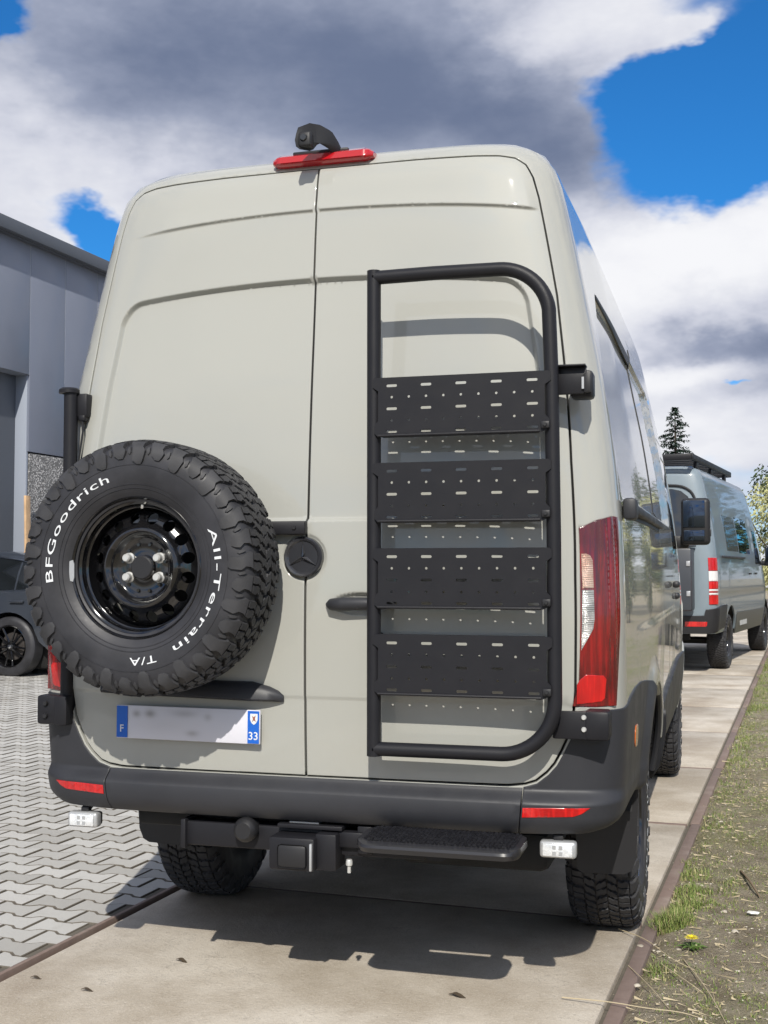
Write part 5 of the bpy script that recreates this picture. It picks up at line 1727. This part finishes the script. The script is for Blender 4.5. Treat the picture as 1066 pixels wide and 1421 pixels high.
# ------------------------------------------------------------------ dark estate car in front of the warehouse
def build_car():
    gz = yz(-8.1)
    c = empty('parked_car', (-7.17, 10.25, gz), R_(-4), 'dark blue-black car with black spoked wheels before the warehouse', 'car')
    # local: nose towards -x, near side towards -y, rear axle at x = 0
    wb, R0 = 2.86, .372
    # lower body loft : (x, z bottom, z belt, half width)
    st = [(.98, .52, .86, .72), (.94, .34, 1.00, .84), (.80, .30, 1.06, .90), (.45, .28, 1.08, .935), (0, .28, 1.07, .945), (-.8, .26, 1.03, .945), (-1.6, .26, 1.00, .94), (-2.4, .26, .97, .935), (-2.86, .27, .93, .93), (-3.3, .28, .87, .90), (-3.62, .30, .78, .82), (-3.74, .40, .66, .66)]
    sec = lambda zb, zt, w: [(-w * .80, zb), (-w * .97, zb + .10), (-w, zb + (zt - zb) * .45), (-w * .985, zb + (zt - zb) * .72), (-w * .955, zt - .035), (-w * .90, zt), (0, zt + .02), (w * .90, zt), (w * .955, zt - .035), (w * .985, zb + (zt - zb) * .72), (w, zb + (zt - zb) * .45), (w * .97, zb + .10), (w * .80, zb)]
    vs = []; fs = []; n = 13
    def dense(st, k=4):
        out = []
        X = [q[0] for q in st][::-1]; F = [pchip(X, [q[j] for q in st][::-1]) for j in range(1, len(st[0]))]
        for x in np.linspace(st[0][0], st[-1][0], len(st) * k): out.append((x,) + tuple(float(f(x)) for f in F))
        return out
    ds = dense(st, 5)
    for x, zb, zt, w in ds:
        for y, z in sec(zb, zt, w):
            # open wheel arches by pulling the lower edge up
            for ax in (0, -wb):
                q = .425 ** 2 - (x - ax) ** 2
                if q > 0 and abs(y) > .5 * w: z = max(z, R0 + math.sqrt(q)) if z < zt - .05 else z
            vs.append((x, y, z))
    m = len(ds)
    for i in range(m - 1):
        for j in range(n - 1): fs.append((i * n + j, i * n + j + 1, (i + 1) * n + j + 1, (i + 1) * n + j))
    fs += [tuple(range(n)), tuple((m - 1) * n + j for j in range(n))]
    body = MB().add(vs, fs).build('body', 'paint_dark', c, angle=40)
    # greenhouse: roof arc and glass
    gh = [(.78, 1.06, .80), (.55, 1.28, .74), (.20, 1.46, .68), (-.4, 1.545, .655), (-1.1, 1.57, .655), (-1.7, 1.53, .665), (-2.15, 1.38, .70), (-2.75, .97, .80)]
    gd = dense(gh, 5); vs = []; fs = []
    for x, zr, w in gd:
        zb = 1.0
        wb_ = .86 if -2.2 < x < .5 else .80
        k = max(.02, (zr - zb))
        for y, z in [(-wb_, zb), (-(wb_ + (w - wb_) * .5), zb + k * .55), (-w, zb + k * .90), (-w * .9, zb + k * .985), (0, zb + k * 1.02), (w * .9, zb + k * .985), (w, zb + k * .90), (wb_ + (w - wb_) * .5, zb + k * .55), (wb_, zb)]: vs.append((x, y, z))
    n = 9; m = len(gd)
    for i in range(m - 1):
        for j in range(n - 1): fs.append((i * n + j, i * n + j + 1, (i + 1) * n + j + 1, (i + 1) * n + j))
    fs += [tuple(range(n)), tuple((m - 1) * n + j for j in range(n))]
    MB().add(vs, fs).build('roof', 'paint_dark', c, angle=40)
    # side windows: glass plates just proud of the greenhouse side, with bright trim above
    G = np.array(gd); zr_ = lambda x: float(np.interp(x, G[::-1, 0], G[::-1, 1])); wr = lambda x: float(np.interp(x, G[::-1, 0], G[::-1, 2]))
    for sg in (-1, 1):
        def sp(x, t):
            k = zr_(x) - 1.0; z = 1.06 + (zr_(x) - .075 - 1.06) * t; f = (z - 1.0) / max(.05, k)
            w = np.interp(f, [0, .55, .90, 1.0], [.86, .86 + (wr(x) - .86) * .5, wr(x), wr(x) * .9])
            return (x, sg * (float(w) + .006), z)
        for x0, x1 in ((.40, .02), (-.01, -.86), (-.93, -1.95)):
            vs = []; fs = []; q = 8
            for i in range(q + 1):
                x = x0 + (x1 - x0) * i / q
                vs += [sp(x, 0.0), sp(x, .5), sp(x, 1.0)]
            fs = [(3 * i + j, 3 * i + j + 1, 3 * i + j + 4, 3 * i + j + 3) for i in range(q) for j in (0, 1)]
            MB().add(vs, fs).build('side_window', 'glass_dark', c)
        tr = [sp(x, 1.0) for x in np.linspace(.52, -1.95, 24)]
        MB().tube([(p_[0], p_[1] + sg * .004, p_[2] + .012) for p_ in tr], .011, 6).build('window_trim', 'chrome', c)
        MB().tube([(x, sg * .872, 1.045) for x in np.linspace(.45, -2.0, 12)], .008, 6).build('window_trim', 'chrome', c)
        for x in (.13, -.98): MB().box((x - .02, sg * .945, .93), (.20, .03, .03), bev=.008).build('handle', 'paint_dark', c)
        MB().box((.97, sg * .62, .92), (.06, .36, .12), bev=.02).build('tail_light', 'red_lens', c)
        MB().box((-1.95, sg * 1.0, 1.08), (.14, .20, .13), bev=.03).build('wing_mirror', 'paint_dark', c)
    MB().box((.985, 0, .36), (.08, 1.5, .16), bev=.03).build('bumper', 'plastic_black', c)
    # wheels
    tb = MB(); tb.lathe([(.255, -.10), (.27, -.115), (.32, -.118), (.352, -.105), (.37, -.085), (.372, 0), (.37, .085), (.352, .105), (.27, .115), (.255, .10)], n=56); TY = tb.mesh('tyre', 'sidewall', angle=40)
    sb = MB(); sb.lathe([(.258, -.085), (.264, -.108), (.256, -.112), (.246, -.100), (.240, -.03), (.238, .08)], n=56)
    for k in range(10):
        a = 2 * math.pi * k / 10; da = .09 if k % 2 else -.09
        p0 = (.05 * math.cos(a), -.075, .05 * math.sin(a)); p1 = (.245 * math.cos(a + da), -.098, .245 * math.sin(a + da))
        sb.tube([p0, ((p0[0] + p1[0]) / 2, -.082, (p0[2] + p1[2]) / 2), p1], [.022, .014, .013], 6)
    sb.lathe([(0, -.088), (.03, -.088), (.055, -.075), (.06, -.05)], n=24); SPK = sb.mesh('rim', 'gloss_black', angle=40)
    db = MB(); db.lathe([(.05, -.02), (.17, -.02), (.172, 0), (.05, 0)], n=40); DK = db.mesh('brake_disc', 'disc')
    hbm = MB(); hbm.lathe([(0, -.094), (.022, -.093), (.026, -.086)], n=16); HB = hbm.mesh('hub_cap', 'chrome')
    for ax in (0, -wb):
        for sg in (-1, 1):
            wh = bpy.data.objects.new('wheel', None); wh.location = (ax, sg * .83, R0); wh.rotation_euler = (0, 0, 0 if sg < 0 else math.pi); link(wh, c)
            for nm, me in (('tyre', TY), ('rim', SPK), ('brake_disc', DK), ('hub_cap', HB)): put(nm, me, wh)
    # wheel wells
    for ax in (0, -wb):
        MB().box((ax, 0, .42), (.80, 1.40, .66), bev=.05).build('wheel_well', 'gap', c)
    return c


build_car()


# ------------------------------------------------------------------ blue-grey van parked ahead
def build_van2():
    B = Body(.66)
    v = empty('blue_van', (.148, 13.27, 0), R_(-8.2), 'blue-grey high-roof van with black roof rack parked ahead on the slabs', 'van')
    wy, wyf = 1.25, 1.25 + 4.29
    def ar(y0, r):
        return [(float(B.uy(y0 + r * math.cos(a), max(.46, .41 + r * math.sin(a)))), max(.30, .41 + r * math.sin(a))) for a in np.radians(np.linspace(-25, 205, 30))]
    holes = []
    for a_ in (ar(wy, .50), ar(wyf, .50)): holes += both(a_)
    win = [(float(B.uy(y, z)), z) for y, z in ((2.35, 1.62), (3.55, 1.62), (3.55, 2.22), (2.35, 2.24))]
    U = B.UM
    patch_obj(B, 'body', [(-U, .55), (U, .55), (U, B.vmax - .004), (-U, B.vmax - .004)], 'paint_blue', v, holes, grid=.10, step=.05, disp=lambda u, w_: -.012 * sstep(-rbox_sdf(np.abs(u) - B.U1 + B.y0, w_, .35, 3.9, 1.60, 2.30, .08), 0, .03) + .012 * np.exp(-((np.asarray(w_) - 1.12) / .03) ** 2) * sstep(np.abs(u), 1.1, 1.3), rim=.02, bev=.003)
    for m in (False, True):
        patch_obj(B, 'side_window', [(float(B.uy(y, z)), z) for y, z in ((1.15, 1.66), (2.28, 1.66), (2.28, 2.20), (1.15, 2.24))], 'glass_tint', v, (), mirror=m, grid=.15, step=.08, disp=lambda u, w_: .001 + 0 * u - .012, rim=.004, bev=0)
        patch_obj(B, 'side_window', win, 'glass_dark', v, (), mirror=m, grid=.15, step=.08, disp=lambda u, w_: .001 + 0 * u - .010, rim=.004, bev=0)
        patch_obj(B, 'front_window', [(float(B.uy(y, z)), z) for y, z in ((4.05, 1.52), (4.95, 1.50), (4.72, 1.98), (4.6, 2.06), (4.05, 2.06))], 'glass_dark', v, (), mirror=m, grid=.15, step=.08, disp=lambda u, w_: .004 + 0 * u, rim=.004, bev=0)
        # painted-over lower cladding and corner bumper
        cl = [(float(B.uy(1.80, .6)), .48), (float(B.uy(4.98, .6)), .48), (float(B.uy(5.02, .8)), .78), (float(B.uy(1.74, .8)), .80)]
        patch_obj(B, 'side_cladding', cl, 'cladding2', v, (), mirror=m, grid=.12, step=.06, disp=lambda u, w_: .014 + 0 * u, rim=.03, bev=.004)
        cb = [(0, .56), (.9, .56), (1.05, .58)] + [(float(B.uy(y, .7)), z) for y, z in ((.4, .60), (.72, .62), (.76, .80), (.80, .93), (.5, .93), (.3, .92))] + [(1.02, .90), (.86, .88), (.84, .80), (0, .78)]
        b = patch_obj(B, 'bumper', cb, 'plastic_black', v, (), mirror=m, grid=.06, step=.04, disp=lambda u, w_: .02 + .02 * (1 - sstep(np.abs(u), .95, 1.2)), rim=.06, bev=.005)
        patch_obj(B, 'reflector', [(.60, .655), (.86, .655), (.88, .665), (.88, .72), (.60, .72)], 'red_bright', b, (), mirror=m, grid=.05, step=.03, disp=lambda u, w_: .045 + 0 * u, rim=.006, bev=.002)
        # stacked tail light
        for z0, z1, mt in ((.95, 1.075, 'red_bright'), (1.08, 1.105, 'lens_white'), (1.11, 1.125, 'red_bright'), (1.13, 1.155, 'lens_white'), (1.16, 1.26, 'red_bright'), (1.265, 1.40, 'lens_white'), (1.405, 1.58, 'red_bright')):
            patch_obj(B, 'tail_light', [(.905, z0), (1.055, z0), (1.06, z1), (.905, z1)], mt, v, (), mirror=m, grid=.03, step=.03, disp=lambda u, w_: .012 + 0 * u, rim=.014, bev=.003)
        sx = -1 if m else 1
        MB().box((sx * 1.033, 1.55, 1.60), (.03, 2.2, .03), bev=.006).build('door_rail', 'plastic', v)
        for y in (3.25, 3.95): MB().box((sx * 1.04, y, 1.36), (.03, .14, .03), bev=.01).build('handle', 'plastic_black', v)
        mr = MB(); mr.box((sx * 1.15, 5.12, 1.66), (.20, .10, .34), bev=.03, seg=2); mr.box((sx * 1.02, 5.16, 1.54), (.14, .06, .08), bev=.02)
        mo = mr.build('wing_mirror', 'plastic_black', v)
        MB().box((sx * 1.15, 5.066, 1.68), (.15, .008, .25), bev=.003).build('mirror_glass', 'mirror', mo)
        add_wheel(v, (sx * .86, wy, WHEEL_Z), R_(90) * sx, letters=False); add_wheel(v, (sx * .86, wyf, WHEEL_Z), R_(90) * sx, letters=False)
        for y0 in (wy, wyf):
            wl = MB(); n = 20; vs = []
            for i in range(n + 1):
                a = R_(14 + 152 * i / n)
                for x in (.99, .60): vs.append((sx * x, y0 + .505 * math.cos(a), .41 + .505 * math.sin(a)))
            wl.add(vs, [(2 * i, 2 * i + 2, 2 * i + 3, 2 * i + 1) for i in range(n)] + [tuple(2 * i + 1 for i in range(n + 1))]).build('wheel_well', 'undercoat', v)
    # pale marking on the sill, right side: too blurred in the picture to read, so only its strokes
    mk = MB(); r9 = random.Random(9); y = 2.1
    for k in range(9):
        w_ = r9.uniform(.05, .085); h_ = r9.uniform(.07, .11); z0 = .585
        xs = float(B.P(float(B.uy(y, .62)), .62)[0]) + .019
        mk.prism([(y, z0), (y + w_, z0), (y + w_ + .02, z0 + h_), (y + .02, z0 + h_)], 0, .002, lambda a_, b_, h: (xs + h, a_, b_))
        y += w_ + .022
    mk.build('sill_marking', 'letter_grey', v, smooth=False)['kind'] = 'stuff'
    # rear: seams, window, box carrier
    yb = lambda x, z: float(B.P(float(B.ux(x, z)), z)[1])
    MB().tube([(0, yb(0, z) - .001, z) for z in np.linspace(.85, 2.74, 14)], .004, 6).build('door_seam', 'gap', v)
    wr = [(.10, 1.82), (.78, 1.82), (.79, 2.24), (.74, 2.42), (.64, 2.50), (.50, 2.53), (.10, 2.53)]
    patch_obj(B, 'rear_window', wr, 'glass_dark', v, (), grid=.06, step=.03, disp=lambda u, w_: .004 + 0 * u, rim=.006, bev=.002)
    pts = [(.06, 1.78), (.80, 1.78), (.825, 2.24), (.77, 2.46), (.65, 2.55), (.50, 2.58), (.06, 2.58)]
    MB().tube([(x * .93, yb(x * .93, z) - .012, z) for x, z in [tuple(q) for q in smooth_poly(pts + pts[:1], 2)]], .018, 8).build('window_frame', 'plastic_black', v)
    bx = MB(); bx.box((.36, -.20, 1.29), (.76, .26, .84), bev=.03); bx.box((.36, -.20, 1.74), (.80, .30, .03), bev=.008)
    bo = bx.build('storage_box', 'box_grey', v)
    MB().box((.50, -.336, 1.30), (.13, .012, .08), bev=.006).build('side_reflector', 'amber', bo)
    for z in (1.50, 1.10): MB().box((.70, -.335, z), (.05, .02, .07), bev=.006).build('latch', 'lamp_body', bo)
    lad = MB()
    for x in (-.62, -.30): lad.tube([(x, -.09, .95), (x, -.09, 2.5), (x, .05, 2.72)], .016, 8)
    for z in np.arange(1.1, 2.6, .28): lad.tube([(-.62, -.09, z), (-.30, -.09, z)], .013, 8)
    lad.build('rear_ladder', 'powder', v)
    # roof rack
    rk = MB()
    for sx in (1, -1): rk.box((sx * .72, 1.65, 2.955), (.05, 3.5, .085), bev=.012)
    rk.box((0, -.09, 2.955), (1.44, .05, .085), bev=.012); rk.box((0, 3.39, 2.955), (1.44, .05, .085), bev=.012)
    ro = rk.build('roof_rack', 'powder', v)
    for k in range(11): MB().box((0, .12 + k * .30, 2.968), (1.38, .09, .022), bev=.006).build('slat', 'powder', ro)
    for k in (.35, 1.6, 2.9):
        for sx in (1, -1): MB().box((sx * .70, k, 2.870), (.05, .12, .10), bev=.01).build('foot', 'powder', ro)
    un = MB(); un.box((0, 3.2, .58), (1.5, 5.4, .08)); un.tube([(-.75, wy, WHEEL_Z), (.75, wy, WHEEL_Z)], .05, 10); un.lathe([(0, -.15), (.13, -.08), (.14, 0), (.13, .08), (0, .15)], n=16, c=(0, wy, WHEEL_Z)); un.box((0, .3, .50), (1.2, .10, .10)); un.box((0, .55, .46), (.9, .3, .18), bev=.04)
    un.build('chassis', 'undercoat', v)
    return v


mat('glass_tint', (0.10, 0.105, 0.11), rough=0.05, spec=0.5)
mat('cladding2', (0.075, 0.078, 0.075), rough=0.4)
mat('lens_white', (0.68, 0.66, 0.66), rough=0.2, coat=1.0)
mat('letter_grey', (0.50, 0.51, 0.50), rough=0.5)
mat('box_grey', (0.045, 0.050, 0.060), rough=0.4)
build_van2()


# ------------------------------------------------------------------ trees
def conifer(loc, h, r, seed, label, group=None):
    rr = random.Random(seed)
    t = empty('conifer_tree', loc, 0, label, 'tree', group)
    MB().tube([(0, 0, -.1), (.03, 0, h * .5), (0, 0, h * .98)], [.16, .09, .012], 8).build('trunk', 'bark', t)
    cr = MB()
    z = h * .08
    while z < h * .99:
        f = 1 - z / h
        L0 = r * (f ** .8) * rr.uniform(.75, 1.15) + .05
        a = rr.uniform(0, 6.283); L = L0 * rr.uniform(.5, 1.1); up = rr.uniform(-.05, .40)
        dirx, diry = math.cos(a), math.sin(a); segs = max(3, int(L / .07))
        for i in range(1, segs + 1):
            q = i / segs
            p = Vector((dirx * L * q, diry * L * q, z + L * (up * q - .45 * q * q + .25 * q ** 3)))
            tw = (.10 + .30 * L * (1 - q) * .6) * rr.uniform(.6, 1.2)
            for k in range(7):
                aa = a + rr.choice((-1, 1)) * rr.uniform(.2, 1.3); ln = tw * rr.uniform(.5, 1.2)
                e = p + Vector((math.cos(aa) * ln, math.sin(aa) * ln, rr.uniform(-.09, .04)))
                w = Vector((-math.sin(aa), math.cos(aa), rr.uniform(-.4, .4))) * rr.uniform(.014, .034)
                cr.add([p + w, p - w, e - w * .3, e + w * .3], [(0, 1, 2, 3)])
        z += h * .0030
    cr.build('crown', 'leaf_conifer', t, smooth=False)
    return t


def broadleaf(loc, h, r, seed, label, leafmat, nleaf=5200, trunk=.12, group=None, size=.09):
    rr = random.Random(seed)
    t = empty('leafy_tree', loc, 0, label, 'tree', group)
    tb = MB(); tb.tube([(0, 0, -.1), (.05, .02, h * .3), (.02, 0, h * .62)], [trunk, trunk * .8, trunk * .4], 8)
    clumps = []
    for k in range(34):
        a = rr.uniform(0, 6.283); q = rr.random() ** .5; zz = rr.uniform(.22, .97)
        w = r * math.sqrt(max(.06, 1 - ((zz - .55) / .5) ** 2))
        c = Vector((math.cos(a) * w * q, math.sin(a) * w * q, zz * h)); clumps.append((c, r * rr.uniform(.20, .42)))
        if k % 3 == 0: tb.tube([(0.03, 0, h * rr.uniform(.2, .5)), tuple(c * .6 + Vector((0, 0, h * .12))), tuple(c)], [trunk * .35, trunk * .2, .01], 6)
    tb.build('trunk', 'bark', t)
    lf = MB()
    for i in range(nleaf):
        c, cr_ = clumps[rr.randrange(len(clumps))]
        d = Vector((rr.gauss(0, 1), rr.gauss(0, 1), rr.gauss(0, .8))).normalized() * cr_ * (rr.random() ** .4)
        p = c + d; n = Vector((rr.gauss(0, 1), rr.gauss(0, 1), rr.gauss(.4, 1))).normalized(); u = n.orthogonal().normalized(); w = n.cross(u); s = size * rr.uniform(.5, 1.2)
        lf.add([p - u * s, p - w * s * .5, p + u * s, p + w * s * .5], [(0, 1, 2, 3)])
    lf.build('crown', leafmat, t, smooth=False)
    return t


def bare_tree(name, loc, h, seed, label, group):
    rr = random.Random(seed); t = empty(name, loc, 0, label, 'tree', group)
    tr = MB(); tw = MB(); cnt = [0]
    def grow(p, d, L, r_, lev):
        q = p; pts = [tuple(p)]
        for k in range(3):
            d = (d + Vector((rr.gauss(0, .12), rr.gauss(0, .12), rr.gauss(.04, .08)))).normalized(); q = q + d * (L / 3); pts.append(tuple(q))
        (tr if lev < 3 else tw).tube(pts, [r_, r_ * .85, r_ * .7, r_ * .55], 6 if lev < 2 else 3, cap=False)
        if lev >= 5: return
        for k in range(3 if lev else 5):
            f = rr.uniform(.45, 1.0); b = Vector(pts[min(3, int(f * 3) + (1 if f > .9 else 0))])
            a = rr.uniform(0, 6.283); o = d.orthogonal().normalized(); o2 = d.cross(o)
            nd = (d * rr.uniform(.5, 1.0) + (o * math.cos(a) + o2 * math.sin(a)) * rr.uniform(.45, .9) + Vector((0, 0, .15))).normalized()
            grow(b, nd, L * rr.uniform(.55, .78), r_ * .5, lev + 1)
    grow(Vector((0, 0, -.1)), Vector((0, 0, 1)), h * .38, h * .02, 0)
    tr.build('trunk', 'bark', t); tw.build('crown', 'twig', t)
    return t


conifer((-.37, 37.2, -.05), 6.95, 2.05, 3, 'dark conifer rising behind the blue-grey van')
broadleaf((2.9, 38.5, -.05), 4.1, 1.9, 5, 'pale yellow-green bushy tree beyond the blue-grey van', 'leaf_pale', 9000, size=.075)
broadleaf((4.2, 44.0, -.05), 6.0, 2.2, 6, 'dark leafy tree at the right edge behind the pale one', 'leaf_dark', 6000, size=.09)
broadleaf((3.6, 30.5, -.05), 2.3, 1.0, 12, 'low green shrub beside the slabs far ahead', 'leaf_dark', 3500, size=.06)
# trees along the verge that the vans' glossy sides mirror
for i, (x, y, h) in enumerate(((8.5, 33.0, 9.0), (10.0, 41.0, 10.0))):
    broadleaf((x, y, -.05), h, 3.0, 80 + i, ('tall leafy tree mirrored in the side of the blue-grey van', 'tallest leafy tree far beyond the verge')[i], 'leaf_dark', 5000, size=.16)
for i, (x, y, h) in enumerate(((11.5, 3.0, 8.5), (13.0, 9.0, 9.5), (10.5, 15.0, 8.0), (13.5, 21.0, 9.0))):
    bare_tree('bare_tree', (x, y, -.05), h, 40 + i, ('nearest leafless tree mirrored in the side of the beige van', 'second leafless tree beyond the verge', 'third leafless tree beyond the verge', 'farthest leafless tree beyond the verge')[i], 'leafless trees along the verge')
for i, (x, y) in enumerate(((9.0, 6.0), (9.4, 12.0), (9.2, 18.5), (9.8, 26.0))):
    broadleaf((x, y, -.05), 2.9, 1.7, 60 + i, ('nearest green shrub beyond the verge, mirrored in the beige van', 'second green shrub beyond the verge', 'third green shrub beyond the verge', 'farthest green shrub beyond the verge')[i], 'leaf_dark', 2500, size=.10, group='shrubs along the verge')
